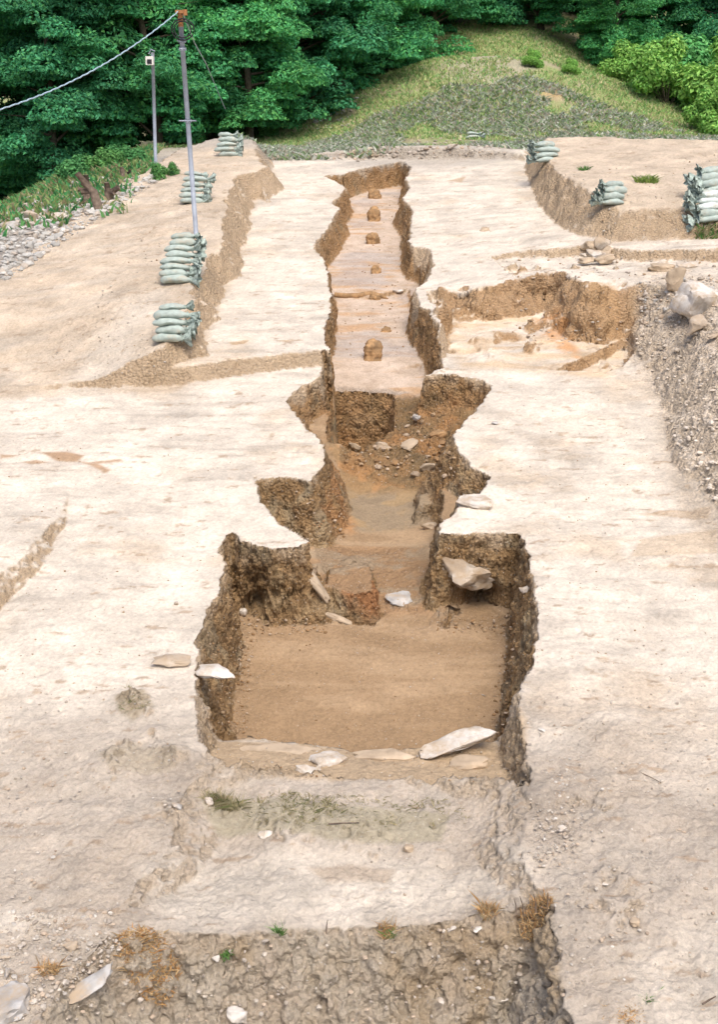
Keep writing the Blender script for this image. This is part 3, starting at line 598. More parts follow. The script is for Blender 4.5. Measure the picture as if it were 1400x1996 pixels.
# (px, py, (w, d, h), rot(x,y,z) degrees, sink, material, seed, label, group)
STONES = [
 (418, 1304, (.36, .24, .10), (0, 6, -18), -.03, 'stonew', 3, 'pale flat stone jutting out of the left rim of the big pit', None),
 (335, 1284, (.34, .20, .07), (4, 4, 8), .0, 'stone', 4, 'low grey stone half buried in the bank beside the jutting rim stone', None),
 (885, 1466, (.72, .24, .19), (14, -10, 14), .02, 'stonew', 6, 'long white stone slab lying tilted on the near ledge of the pit', None),
 (915, 1484, (.40, .2, .13), (0, 0, 8), -.05, 'stoneb', 8, 'grey stone under the long white slab on the pit ledge', None),
 (640, 1486, (.52, .28, .13), (10, 4, 20), -.01, 'stonew', 9, 'pale angular stone embedded in the middle of the near pit ledge', None),
 (600, 1502, (.2, .14, .06), (6, 10, -30), .0, 'stonew', 10, 'small pale slab leaning on the left end of the middle ledge stone', None),
 (545, 1462, (.75, .2, .09), (8, 2, -4), -.02, 'stoneb', 12, 'long buff stone edging the left half of the near pit ledge', None),
 (745, 1474, (.5, .16, .08), (8, 0, 6), -.02, 'stoneb', 13, 'buff stone edging the ledge between middle stone and white slab', None),
 (925, 984, (.42, .3, .14), (6, 2, 5), -.01, 'stonew', 14, 'whitish rounded block on the right rim beside the fire pit', None),
 (616, 1140, (.12, .26, .60), (-22, -34, 16), -.06, 'stoneb', 15, 'thin buff slab leaning against the left wall of the stokehole', None),
 (655, 1205, (.36, .12, .1), (0, 30, 0), -.02, 'stoneb', 26, 'narrow buff stone at the foot of the leaning slab', None),
 (1024, 1152, (.10, .1, .1), (0, 0, 0), .0, 'stonew', 27, 'fist-sized pale stone stuck in the right pit wall near the boulder', None),
 (474, 1197, (.08, .07, .1), (0, 0, 0), .0, 'stonew', 28, 'small white stone stuck in the left wall of the big pit', None),
 (780, 1165, (.34, .3, .08), (10, 4, 10), -.02, 'stoneg', 29, 'flat grey stone in the floor right of the red fired step', None),
 (745, 873, (.26, .2, .12), (14, 4, -20), .0, 'stoneb', 30, 'angular brown block on the sill in front of the fire pit', None),
 (800, 868, (.22, .2, .1), (10, -14, 30), .0, 'stoneb', 31, 'tilted brown block right of the sill block before the fire pit', None),
 (690, 872, (.2, .2, .12), (4, 20, 10), .0, 'stoneb', 32, 'brown block at the left end of the sill before the fire pit', None),
 (770, 905, (.2, .18, .1), (24, 4, 50), .0, 'clay', 33, 'orange burnt lump below the sill blocks', None),
 (835, 915, (.22, .2, .14), (20, -10, 10), .0, 'stoneb', 34, 'dark brown lump in the rubble slope on the right below the sill', None),
 (855, 850, (.22, .16, .1), (10, -14, -10), .0, 'clay', 35, 'reddish burnt clay lump on the rubble ramp right of the fire pit', None),
 (815, 815, (.2, .16, .1), (10, -14, 70), .0, 'stoneg', 36, 'grey lump in the ramp behind the reddish burnt clay lump', None),
 (838, 1025, (.28, .22, .14), (0, 8, 10), -.03, 'stoneb', 37, 'brown block at the right edge of the grey firebox floor', None),
 (965, 826, (.09, .06, .03), (0, 0, 0), .01, 'stoneg', 38, 'small blue-grey pebble alone on the pale ground right of the fire pit', None),
 (518, 1628, (.13, .09, .05), (0, 0, 10), .0, 'stonew', 40, 'pale heart-shaped stone lying in the gully in front of the pit', None),
 (797, 1660, (.08, .06, .06), (0, 0, 10), .015, 'stoneb', 41, 'dark brown clod lying in the gully in front of the pit', None),
 (407, 1568, (.07, .06, .08), (0, 0, 10), .01, 'stonew', 42, 'white pebble beside the grass tuft at the left end of the gully', None),
 (346, 1572, (.09, .07, .05), (0, 20, 10), .0, 'stoneg', 43, 'grey stone poking out of the left edge of the gully', None),
 (182, 1938, (.34, .13, .12), (12, -22, 28), .03, 'stoneg', 44, 'long grey stone lying aslant in a hollow at the lower left corner', None),
 (463, 1980, (.18, .10, .26), (-16, 6, 10), -.03, 'stonew', 45, 'upright pale wedge-shaped stone at the foot of the front face', None),
 (420, 1873, (.065, .04, .06), (0, 0, 10), .01, 'stonew', 46, 'small white square stone in the front face beside the dry moss', None),
 (30, 1955, (.3, .3, .14), (0, 0, 10), -.03, 'stoneg', 47, 'rounded grey stone at the bottom left corner of the photo', None),
 (12, 1905, (.09, .08, .07), (0, 0, 10), .01, 'stoneg', 48, 'round grey cobble at the left photo edge above the corner stone', None),
 (10, 1868, (.08, .08, .06), (0, 0, 10), .0, 'stoneg', 49, 'dark grey cobble at the left photo edge, upper of two', None),
 (140, 1847, (.10, .07, .06), (0, 0, 30), .0, 'stone', 50, 'buff angular stone in the pebble spill at lower left', None),
 (215, 1782, (.06, .04, .04), (0, 0, 30), .01, 'stonew', 51, 'whitish pebble at the top of the pebble spill at lower left', None),
 (932, 1815, (.07, .04, .03), (0, 0, 20), .01, 'stonew', 52, 'flat white stone on the crest of the front face, right part', None),
 (880, 1812, (.06, .05, .04), (0, 0, 50), .0, 'stonew', 53, 'square pale stone on the crest of the front face, left of the flat white one', None),
 (975, 1952, (.14, .07, .05), (0, 0, 8), .0, 'stonew', 54, 'oval pale stone near the foot of the front face at the right', None),
 (860, 1955, (.09, .06, .06), (0, 0, 8), .0, 'stonew', 55, 'rounded whitish stone near the foot of the front face, left of the oval one', None),
 (1150, 1770, (.08, .07, .06), (0, 0, 8), .0, 'stone', 56, 'rounded buff cobble on the right bank beside the dry grass clump', None),
 (1238, 1802, (.07, .06, .05), (0, 0, 8), .01, 'stoneb', 57, 'dark round cobble alone on the right bank at lower right', None),
 (1180, 1722, (.07, .04, .02), (0, 0, -8), .0, 'stonew', 58, 'flat white chip on the right bank above the buff cobble', None),
 (1096, 1616, (.09, .05, .04), (0, 0, 28), .0, 'stonew', 59, 'long pale stone on the right bank beside the gully edge', None),
 (1057, 1424, (.08, .04, .03), (0, 0, -38), .0, 'stonew', 60, 'white chip on the right bank close to the pit corner', None),
 (343, 1178, (.07, .06, .05), (0, 0, 8), .0, 'stoneg', 61, 'small grey stone alone on the pale ground left of the pit', None),
 (945, 449, (.2, .16, .12), (0, 0, 8), -.01, 'stoneb', 62, 'brown stone alone on the pale terrace right of the kiln', None),
 (1312, 570, (.34, .3, .46), (0, 0, 8), .06, 'stoneb', 63, 'rounded upright pinkish stone on the right ledge', None),
 (1290, 527, (.44, .34, .16), (0, 4, -8), .0, 'stoneb', 64, 'flat pink-grey stone on the right ledge behind the upright one', None),
 (1338, 523, (.42, .34, .18), (0, -4, 18), .0, 'stonew', 65, 'pale flat stone right of the pink-grey one on the right ledge', None),
 (1362, 602, (.70, .60, .46), (6, 10, 20), .03, 'stonew', 66, 'big white boulder on top of the right bank', None),
 (1395, 592, (.42, .4, .34), (6, 10, -20), .08, 'stonew', 67, 'white boulder at the right photo edge leaning on the big one', None),
 (1366, 645, (.62, .36, .30), (18, -28, 30), .0, 'stone', 68, 'tilted grey-buff slab below the big white boulder', None),
 (1395, 655, (.36, .2, .16), (8, -18, 30), .0, 'stone', 69, 'slab end at the right photo edge below the boulders', None),
 (1333, 582, (.24, .2, .12), (0, 0, 0), .0, 'stonew', 70, 'small yellowish white stone just left of the big white boulder', None),
 (1150, 492, (0.27, 0.22, 0.19), (0, 0, 20), .07, 'stoneb', 71, 'brown slab at the back of the stone heap in the ledge', 'stones heaped in the ledge'),
 (1172, 490, (0.35, 0.14, 0.27), (10, 30, 30), .07, 'stone', 72, 'slanting slab standing on edge in the stone heap', 'stones heaped in the ledge'),
 (1185, 500, (0.32, 0.27, 0.16), (10, -20, 30), .07, 'stoneb', 73, 'large brown slab on the right of the stone heap', 'stones heaped in the ledge'),
 (1160, 508, (0.35, 0.27, 0.16), (0, 10, 10), .07, 'stonew', 74, 'pale slab in the middle of the stone heap', 'stones heaped in the ledge'),
 (1138, 508, (0.27, 0.27, 0.14), (0, 10, -10), .07, 'stone', 75, 'buff slab at the left end of the stone heap', 'stones heaped in the ledge'),
 (1178, 516, (0.38, 0.24, 0.16), (0, -8, 5), .07, 'stoneb', 76, 'brown slab at the front of the stone heap', 'stones heaped in the ledge'),
 (1145, 518, (0.27, 0.19, 0.11), (0, -8, 5), .07, 'stoneb', 77, 'small front-left slab of the stone heap', 'stones heaped in the ledge'),
 (885, 292, (.34, .26, .2), (0, 0, 0), .02, 'stonew', 78, 'white stone in the weedy bank behind the kiln head', None),
 (775, 568, (.22, .2, .08), (0, 0, 0), -.02, 'stonew', 79, 'whitish stone in the kiln floor beside the cross ridge', None),
 (745, 342, (.22, .08, .14), (0, 0, 0), .05, 'stoneg', 80, 'grey stone showing in the end wall of the kiln', None),
 (40, 379, (.5, .4, .22), (0, 0, 0), .02, 'stonew', 81, 'white boulder among the shrubs at far left', None),
 (120, 428, (.42, .3, .2), (0, 0, 0), .02, 'stonew', 82, 'light stone on the rubble slope below the stumps', None),
 (20, 445, (.5, .34, .24), (0, 0, 0), .02, 'stoneg', 83, 'grey stone on the rubble slope at the left photo edge', None),
 (62, 425, (.4, .3, .22), (0, 0, 0), .02, 'stone', 84, 'buff grey stone on the rubble slope below the white boulder', None),
]
pts = hit([s[0] for s in STONES], [s[1] for s in STONES])
for (px, py, dims, rot, up, mt, seed, label, grp), P in zip(STONES, pts):
    if 'thin buff' in label: ux, uy = unp(612, 1140, -.52); P = (ux, uy - .02, float(base(np.array([ux]), np.array([uy]))[0]) - .52)
    if 'end wall' in label: ux, uy = unp(px, py, -.08); P = (ux, uy - .03, float(base(np.array([ux]), np.array([uy]))[0]) - .08)
    if 'rim of the big' in label or 'rim stone' in label: ux, uy = unp(px, py, .02); P = (ux, uy, float(base(np.array([ux]), np.array([uy]))[0]) + .0)
    nm = 'clay_lump' if mt == 'clay' else ('boulder' if 'boulder' in label else ('pebble' if max(dims) < .085 else 'stone'))
    o = link(nm, stone_mesh(nm, dims, seed, M[mt]), None, Vector(P) + Vector((0, 0, dims[2] * .16 + up)))
    o.rotation_euler = tuple(R(a) for a in rot)
    tag(o, label, nm.replace('_', ' '), grp)
# the tilted boulder in the right wall of the stokehole
bx_, by_ = unp(915, 1128, -.55)
bx_, by_ = unp(915, 1122, -.42)
o = link('boulder', stone_mesh('boulder', (.72, .36, .42), 96, M['stone'], .75, 4, .16), None, (bx_ - .03, by_ + .0, float(base(np.array([bx_]), np.array([by_]))[0]) - .42))
o.rotation_euler = (R(-24), R(20), R(6)); tag(o, 'large grey tilted boulder set in the right wall of the stokehole above a dark cavity', 'boulder')

# ------------------------------------------------------------------ clay pillars left standing in the kiln
def pillar(px, py, w, h, label, seed, wide=1.15):
    P = place(px, py); rg = np.random.default_rng(seed); nr, ns = 22, 30; V = []
    for i in range(nr + 1):
        t = i / nr; r = w / 2 * (wide + (1 - wide) * t ** .5 + .5 * max(0, 1 - t / .22) ** 2) * max(.02, 1 - t ** 5) ** .5
        for k in range(ns):
            a = 2 * math.pi * k / ns; sq = 1 / max(abs(math.cos(a)), abs(math.sin(a))) ** .45
            V.append((r * sq * math.cos(a), r * sq * .8 * math.sin(a), t * h - .06))
    V.append((0, 0, h - .055)); V = np.array(V); d = fbm(V + seed * 2.7, 9, 4, .6, seed % 40); w_ = worley(V.astype(np.float32) + seed, 22, 4)
    n = V * [1, 1, .3]; n /= np.linalg.norm(n, axis=1)[:, None] + 1e-9
    V = V + n * (d * .045 * min(1, w * 4) + (.5 - w_) * .035)[:, None]
    Fs = [(i * ns + k, i * ns + (k + 1) % ns, (i + 1) * ns + (k + 1) % ns, (i + 1) * ns + k) for i in range(nr) for k in range(ns)]
    Fs += [(nr * ns + k, nr * ns + (k + 1) % ns, len(V) - 1, len(V) - 1) for k in range(ns)]
    me = bpy.data.meshes.new('clay_pillar'); me.from_pydata([tuple(v) for v in V], [], [f if f[2] != f[3] else f[:3] for f in Fs]); me.materials.append(M['clay'])
    me.polygons.foreach_set('use_smooth', [True] * len(me.polygons))
    tag(link('clay_pillar', me, None, P), label, 'clay pillar', 'clay pillars along the kiln axis')
pillar(731, 386, .27, .27, 'stubby orange clay pillar nearest the head wall of the kiln', 1)
pillar(729, 430, .24, .36, 'squarish upright clay pillar, second from the kiln head', 2)
pillar(727, 474, .26, .27, 'broad clay pillar in the upper middle of the kiln, third from the head', 3)
pillar(733, 532, .16, .2, 'narrow pointed clay stub, fourth from the kiln head', 4, 1.5)
pillar(731, 580, .17, .14, 'small clay stub at the end of the cross ridge', 5, 1.5)
pillar(752, 645, .15, .12, 'small clay stub behind the largest pillar', 6, 1.5)
pillar(727, 698, .30, .36, 'largest clay pillar, standing at the lower end of the kiln floor', 7, .92)
# low cross ridge of clay in the kiln floor
rp = hit([652, 675, 700, 722, 742, 756], [574, 577, 576, 573, 577, 583]); b = MB(); b.tube([Vector(p) + Vector((0, 0, .0)) for p in rp], [.04, .05, .05, .06, .05, .02], 10)
o = b.build('clay_ridge', M['clay']); tag(o, 'low orange clay ridge crossing the kiln floor from its left wall', 'clay ridge')

# ------------------------------------------------------------------ sandbags
def bag_mesh(seed, L_=.50, Wd=.27, Hh=.125):
    rg = np.random.default_rng(seed); nu, nv = 40, 24; V = []
    for i in range(nu + 1):
        t = -1 + 2 * i / nu; prof = max(0.0, 1 - abs(t) ** 3.6) ** .55
        for k in range(nv):
            a = 2 * math.pi * k / nv; ca, sa = math.cos(a), math.sin(a)
            V.append((t * L_ / 2, Wd / 2 * prof * np.sign(ca) * abs(ca) ** .8, Hh / 2 * (.35 * (1 - prof) * 0 + prof) * np.sign(sa) * abs(sa) ** .85))
    V = np.array(V); f1 = fbm(V + seed * 5.1, 5, 2, .5, seed % 30); f2 = fbm(V * [.6, 1.6, 1.6] + seed, 16, 3, .6, 7)
    sag = -.022 * (np.abs(V[:, 0]) / (L_ / 2)) ** 2
    crease = .006 * np.sin(V[:, 1] * 90 + 3 * f1) * np.clip((V[:, 0] / (L_ / 2) - .25) * 1.5, 0, 1)
    V[:, 2] += (f1 * .024 + f2 * .012 + crease) * np.clip(V[:, 2] / .03, -1, 1) + sag; V[:, 1] += f1 * .02
    Fs = [(i * nv + k, i * nv + (k + 1) % nv, (i + 1) * nv + (k + 1) % nv, (i + 1) * nv + k) for i in range(nu) for k in range(nv)]
    return mesh_np('bag_body', V, np.array(Fs), M['bag'])
def neck_mesh(seed):
    nu, nv = 14, 30; V = []
    for i in range(nu + 1):
        t = i / nu; r = .035 + .0 * t if t < .15 else .022 + .085 * (t - .15) ** .8
        if t < .08: r = .055
        for k in range(nv):
            a = 2 * math.pi * k / nv; ruf = 1 + (.05 + .5 * t) * math.sin(a * 5 + seed + 2 * t) * .7 + .22 * t * math.sin(a * 11 + seed * 2)
            V.append((t * .17, r * ruf * math.cos(a) * 1.25, r * ruf * math.sin(a) * .8 - .05 * t * t))
    V = np.array(V); V += (fbm(V + seed, 30, 3, .6, 3) * .012)[:, None] * np.array([1, .6, 1])
    Fs = [(i * nv + k, i * nv + (k + 1) % nv, (i + 1) * nv + (k + 1) % nv, (i + 1) * nv + k) for i in range(nu) for k in range(nv)]
    return mesh_np('bag_neck', V, np.array(Fs), M['neck'])
BAGS = [bag_mesh(s) for s in range(5)]; NECKS = [neck_mesh(s) for s in range(4)]
BAGSW = [b_.copy() for b_ in BAGS]
for b_ in BAGSW: b_.materials.clear(); b_.materials.append(M['bagw'])
ORD = ['lowest', 'second lowest', 'third lowest', 'fourth lowest', 'fifth lowest', 'sixth lowest', 'seventh lowest', 'eighth lowest']
rs = random.Random(4)
def stack(px, py, n, yaw, step, where, group, flip=False, lean=.075, white=(), scale=1.0):
    P = place(px, py); zz = P.z + .05 * scale
    for i in range(n):
        a = yaw + rs.uniform(-11, 11); back = lean * i
        loc = (P.x + rs.uniform(-.04, .04) + (.01 * i), P.y + back, zz + step * i)
        o = empty('sandbag', loc, (rs.uniform(-.05, .05) - .06, rs.uniform(-.05, .05), R(a + (180 if flip else 0)))); s_ = .94 * scale * rs.uniform(.9, 1.06) * (1 - .18 * (i == n - 1)); o.scale = (s_, s_, s_)
        pos = 'topmost' if i == n - 1 else ORD[i]
        tag(o, f'{"whitish" if i in white else "grey-green"} sandbag, {pos} in the {where}', 'sandbag', group)
        link('bag_body', rs.choice(BAGSW if i in white else BAGS), o)
        nk = link('bag_neck', rs.choice(NECKS), o, (.225, 0, -.02)); nk.rotation_euler = (rs.uniform(0, 6), 0, rs.uniform(-.3, .3))
stack(330, 664, 5, 3, .098, 'nearest stack on the left berm', 'sandbags in the nearest left stack', lean=.05)
stack(340, 550, 8, 3, .088, 'tallest stack, left of the pole foot', 'sandbags in the second left stack', lean=.07)
stack(372, 396, 6, 5, .10, 'stack behind the tall leaning pole', 'sandbags in the third left stack', lean=.05)
stack(440, 304, 5, 0, .105, 'farthest left stack by the trees', 'sandbags in the farthest left stack', lean=.03)
stack(1065, 316, 4, 12, .105, 'stack on the far terrace corner', 'sandbags at the far corner of the right terrace', True, lean=.05, scale=1.15)
stack(1195, 398, 4, 22, .10, 'stack in the middle of the right terrace', 'sandbags in the middle of the right terrace', True, lean=.06, scale=1.0)
stack(1388, 388, 5, 28, .11, 'upper pile at the right photo edge', 'sandbags in the upper pile at the right edge', True, lean=.06, scale=1.2)
stack(1385, 432, 5, 24, .10, 'lower whitish pile at the right photo edge', 'sandbags in the lower pile at the right edge', True, lean=.07, white=(2, 3, 4), scale=1.2)
stack(922, 270, 2, 5, .11, 'pair lying in the weeds behind the kiln head', 'sandbags lying in the weeds', lean=.03)

# ------------------------------------------------------------------ poles and cable
def pole(bx, by, tx, ty, r, name, label, extras):
    B = place(bx, by); d = ray(tx, ty); t = (B.y - .15) / d[1]; T = Vector((d[0] * t, B.y - .15, CAMZ + d[2] * t))
    root = empty(name, B); tag(root, label, 'pole')
    A = T - B; L_ = A.length
    MB().tube([(0, 0, -.25), A * .93], r, 14).build('shaft', M['pole'], root)
    MB().tube([A * .93, A * 1.0], r * 1.02, 14).build('pole_top', M['rust'] if extras else M['pole'], root)
    return root, A, T
p1, A1, T1 = pole(383, 456, 350, 20, .042, 'utility_pole', 'tall leaning grey metal pole with rusty top on the left berm', True)
b = MB(); c0 = A1 * .985; b.box(c0 + Vector((0, 0, .03)), (.14, .12, .05)); b.box(c0 + Vector((.09, 0, .02)), (.06, .08, .09)); b.build('cable_clamp', M['rust'], p1, False)
b = MB()
for k, rr in ((0, .17), (1, .13)):
    b.tube([A1 * .955 + Vector((.04 + rr * math.sin(a) * 1.1, -.06 - .02 * k, -.14 + rr * math.cos(a))) for a in np.linspace(0, 2 * math.pi, 22)], .012, 6)
b.build('cable_coil', M['black'], p1)
for fr, w_, z_ in ((.835, .10, 0), (.52, .30, 0), (.87, .16, 0)):
    b = MB(); c = A1 * (fr); b.tube([c - Vector((0, 0, .025)), c + Vector((0, 0, .025))], .062, 12); b.tube([c + Vector((-w_ / 2, -.055, 0)), c + Vector((w_ / 2, -.055, 0))], .012, 6); b.build('bracket', M['pole'], p1)
p2, A2, T2 = pole(303, 335, 297, 102, .036, 'lamp_pole', 'thinner straight grey pole with a small white lamp box, left of the tall pole', False)
b = MB(); b.box(A2 * .93 + Vector((-.05, -.08, 0)), (.16, .12, .17)); lb = b.build('lamp_box', M['white'], p2, False)
b = MB(); b.box(A2 * .93 + Vector((-.05, -.145, -.02)), (.10, .012, .09)); b.build('lens', M['black'], lb, False)
b = MB(); b.tube([A2 * 1.0 + Vector((-.08, 0, -.03)), A2 * 1.0 + Vector((-.03, 0, .06)), A2 * 1.0 + Vector((.05, 0, .02))], .014, 6); b.build('bracket', M['pole'], p2)
# twisted service cable sagging away to the left
dE = ray(0, 213); tE = (T1.y - 4.5) / dE[1]; E = Vector((dE[0] * tE, dE[1] * tE, CAMZ + dE[2] * tE)); E2 = T1 + (E - T1) * 1.7; pts_ = []
sagm = (E - T1).length
for i in range(121):
    s_ = i / 120 * 1.7; p = T1 + (E - T1) * s_; p.z += -.17 * (1 - (2 * s_ - 1) ** 2) if s_ <= 1 else .17 * ((2 * s_ - 1) ** 2 - 1) * .5
    p.z += .005 * math.sin(i * 2.3); p.x += .005 * math.cos(i * 2.3); pts_.append(p)
b = MB(); b.tube(pts_, .0105, 6); tag(b.build('service_cable', M['cable']), 'pale blue twisted cable sagging from the top of the tall pole to the left', 'cable')
d3 = ray(402, 125); t3 = (T1.y + 7) / d3[1]; E3 = Vector((d3[0] * t3, d3[1] * t3, CAMZ + d3[2] * t3))
b = MB(); b.tube([T1 + Vector((.05, 0, -.05)), (T1 + E3) / 2 + Vector((0, 0, -.05)), E3, E3 + (E3 - T1) * 1.2 - Vector((0, 0, .2))], .010, 6); tag(b.build('thin_wire', M['pole']), 'thin grey wire running from the pole top back into the trees', 'wire')

# ------------------------------------------------------------------ foliage
def leaves(cent, nrm, size, rg, elong=1.9):
    """kite shaped leaves; cent (n,3), nrm (n,3)"""
    n = len(cent); r = rg.normal(size=(n, 3)); a = np.cross(nrm, r); a /= np.linalg.norm(a, axis=1)[:, None] + 1e-9; b_ = np.cross(nrm, a)
    s = size * rg.uniform(.6, 1.4, (n, 1)); L_ = s * elong
    P = np.stack([cent - a * L_ / 2, cent + b_ * s / 2 + nrm * s * .12, cent + a * L_ / 2 - nrm * s * .15, cent - b_ * s / 2 + nrm * s * .12], 1)
    return P.reshape(-1, 3), np.arange(4 * n).reshape(-1, 4)
def tree_parts(seed, h=8.0, spread=2.6, nl=42, per=640, hue=(.070, .33, .135), leaf=.072, low=.05, trunk=.13):
    rg = np.random.default_rng(seed); b = MB(); lean = rg.normal(0, .35, 2)
    def tp(t): return Vector((lean[0] * t * t * 1.6 + .12 * math.sin(5 * t + seed), lean[1] * t * t * 1.6, h * .93 * t))
    b.tube([tp(t) for t in np.linspace(-.04, 1, 12)], [trunk * (1.25 - t) ** 1.0 + .01 for t in np.linspace(0, 1, 12)], 8)
    cents = []; nrms = []; pad = []
    for i in range(nl):
        t = low + (1 - low) * np.clip((i + .5 + rg.normal(0, 2.2)) / nl, 0, 1); az = i * 2.4 + rg.normal(0, .3); reach = spread * (math.sin(math.pi * (0.22 + .74 * t)) ** .8) * rg.uniform(.45, 1.15)
        if t > .9: reach *= .7
        p0 = tp(min(t, .97)); up_ = rg.uniform(.2, .95) * (1 - .3 * t)
        def lp(s): return p0 + Vector((math.cos(az) * reach * s, math.sin(az) * reach * s, up_ * reach * s - .32 * reach * s * s + .04 * math.sin(9 * s)))
        b.tube([lp(s) for s in (0, .3, .6, .85)], [.045 * (1.3 - t) + .008, .03 * (1.3 - t) + .008, .014, .006], 5, False)
        for q in range(4):
            s = (.42, .65, .86, 1.02)[q]; c = lp(s) + Vector(rg.normal(0, .26, 3)); rx = rg.uniform(.42, .8) * (.8 + .3 * (q > 0)); rz = rx * rg.uniform(.38, .62)
            n = int(per * rx); u = rg.normal(size=(n, 3)); u /= np.linalg.norm(u, axis=1)[:, None]; rad = rg.uniform(.35, 1, (n, 1)) ** .45
            off = u * rad * [rx, rx, rz]; off[:, 2] = np.where(off[:, 2] < 0, off[:, 2] * .55, off[:, 2]) - .35 * (off[:, 0] ** 2 + off[:, 1] ** 2) / rx
            cents.append(np.array(c) + off); nn = u * [.8, .8, .6] + [0, 0, .5] + rg.normal(0, .5, (n, 3)); nrms.append(nn / np.linalg.norm(nn, axis=1)[:, None])
            pad.append(np.full(n, rg.uniform(.72, 1.25)))
    c = np.concatenate(cents); nn = np.concatenate(nrms); pd = np.concatenate(pad)
    V, Fq = leaves(c, nn, leaf, rg)
    v = (pd * rg.uniform(.72, 1.28, len(c)))[:, None] * np.array(hue)[None]; yel = rg.uniform(0, 1, len(c))[:, None] ** 3
    v = v * (1 + yel * np.array([1.0, .35, -.1])[None]); colr = np.repeat(v, 4, 0)
    return b, V, Fq, colr
def crown_mesh(V, Fq, colr, name='crown'): return mesh_np(name, V, Fq, M['leaf'], 'leaf', colr, False)
VAR = []
for sd_, kw in [(101, {}), (102, dict(h=7.4, spread=2.9)), (103, dict(h=8.6, spread=2.4, nl=44, hue=(.055, .27, .125))), (104, dict(h=7.8, spread=2.7, hue=(.085, .36, .13)))]:
    b, V_, F_, c_ = tree_parts(sd_, **kw); bo = b.build('trunk', M['bark']); bme = bo.data; bpy.data.objects.remove(bo)
    VAR.append((bme, crown_mesh(V_, F_, c_), (b, V_, F_, c_)))
def gz(x, y): return float(terrain(x, y)[0])
TREES = [  # x, y, variant, scale, rot, label
 (-13.2, 38.5, 0, .95, 10, 'broadleaf tree at the left photo edge with its crown reaching down to the shrubs'),
 (-11.2, 41.0, 1, 1.05, 80, 'tall broadleaf tree second from the left edge, behind the sagging cable'),
 (-9.3, 38.8, 2, .9, 150, 'broadleaf tree third from the left edge, below the middle of the cable'),
 (-7.7, 42.0, 3, 1.1, 210, 'tall tree whose crown stands behind the white lamp box pole'),
 (-6.3, 40.2, 0, .95, 300, 'leafy tree between the two grey poles'),
 (-4.9, 43.0, 1, 1.05, 20, 'tall tree right behind the top of the leaning pole'),
 (-3.6, 42.0, 3, .88, 130, 'tree with drooping layered boughs behind the farthest left sandbags'),
 (-2.2, 45.5, 2, 1.05, 190, 'layered tree rising just right of the far left sandbag stack'),
 (-.6, 47.5, 0, 1.0, 250, 'light green tree at the left foot of the grassy mound'),
 (1.0, 50.5, 3, 1.0, 330, 'tree overhanging the left shoulder of the grassy mound'),
 (3.0, 54.0, 1, .95, 40, 'tree right behind the summit of the mound on its left'),
 (5.4, 56.5, 2, 1.0, 100, 'dark tree directly behind the mound summit'),
 (7.8, 56.0, 0, 1.0, 170, 'dark tree behind the right shoulder of the mound'),
 (10.4, 53.5, 3, .78, 230, 'lower tree with drooping boughs on the right shoulder of the mound'),
 (13.0, 57.5, 1, .95, 290, 'dark tree at the back behind the bright right-hand bush'),
 (15.8, 55.0, 2, 1.0, 350, 'dark tree at the top right corner of the photo'),
 (-15.4, 41.5, 3, 1.1, 60, 'broadleaf tree at the top left corner, behind the left edge tree'),
]
def put(name, bme, cme, x, y, sc, rot, label, cat, group, zoff=0):
    o = empty(name, (x, y, gz(x, y) - .1 + zoff), (0, 0, R(rot))); o.scale = (sc, sc, sc); tag(o, label, cat, group)
    if bme: link('trunk' if cat == 'tree' else 'stems', bme, o)
    link('crown' if cat == 'tree' else 'foliage', cme, o)
for x, y, v, sc, rot, lab in TREES: put('broadleaf_tree', VAR[v][0], VAR[v][1], x, y, sc, rot, lab, 'tree', 'trees at the edge of the wood')
# deeper wood: one mass
rg = np.random.default_rng(77); WV, WF, WC, nb = [], [], [], 0
spots = [(-19, 45), (-16.5, 48), (-13.6, 46.5), (-10.8, 48), (-8.2, 47.5), (-5.8, 49.5), (-3.4, 50.5), (-1.2, 53.5), (.6, 57), (3.8, 60), (7, 61.5), (10.5, 61), (14, 62.5), (17.5, 60), (20, 57)]
for i, (x, y) in enumerate(spots):
    _, V_, F_, c_ = VAR[i % 4][2]; a = rg.uniform(0, 6.28); s = rg.uniform(1.0, 1.25); Rm = np.array([[math.cos(a), -math.sin(a), 0], [math.sin(a), math.cos(a), 0], [0, 0, 1]])
    sel = np.arange(len(F_))[::2]; Vs = V_.reshape(-1, 4, 3)[sel]; cs_ = Vs.mean(1, keepdims=True); Vs = (cs_ + (Vs - cs_) * 1.4).reshape(-1, 3); cc = c_.reshape(-1, 4, 3)[sel].reshape(-1, 3)
    WV.append(Vs @ Rm.T * s + [x, y, gz(x, y)]); WF.append(np.arange(len(Vs)).reshape(-1, 4) + nb); WC.append(cc * .8); nb += len(Vs)
tag(link('woods', mesh_np('woods', np.concatenate(WV), np.concatenate(WF), M['leaf'], 'leaf', np.concatenate(WC), False)), 'dense dark green wood filling the background behind the edge trees', 'woods', kind='stuff')
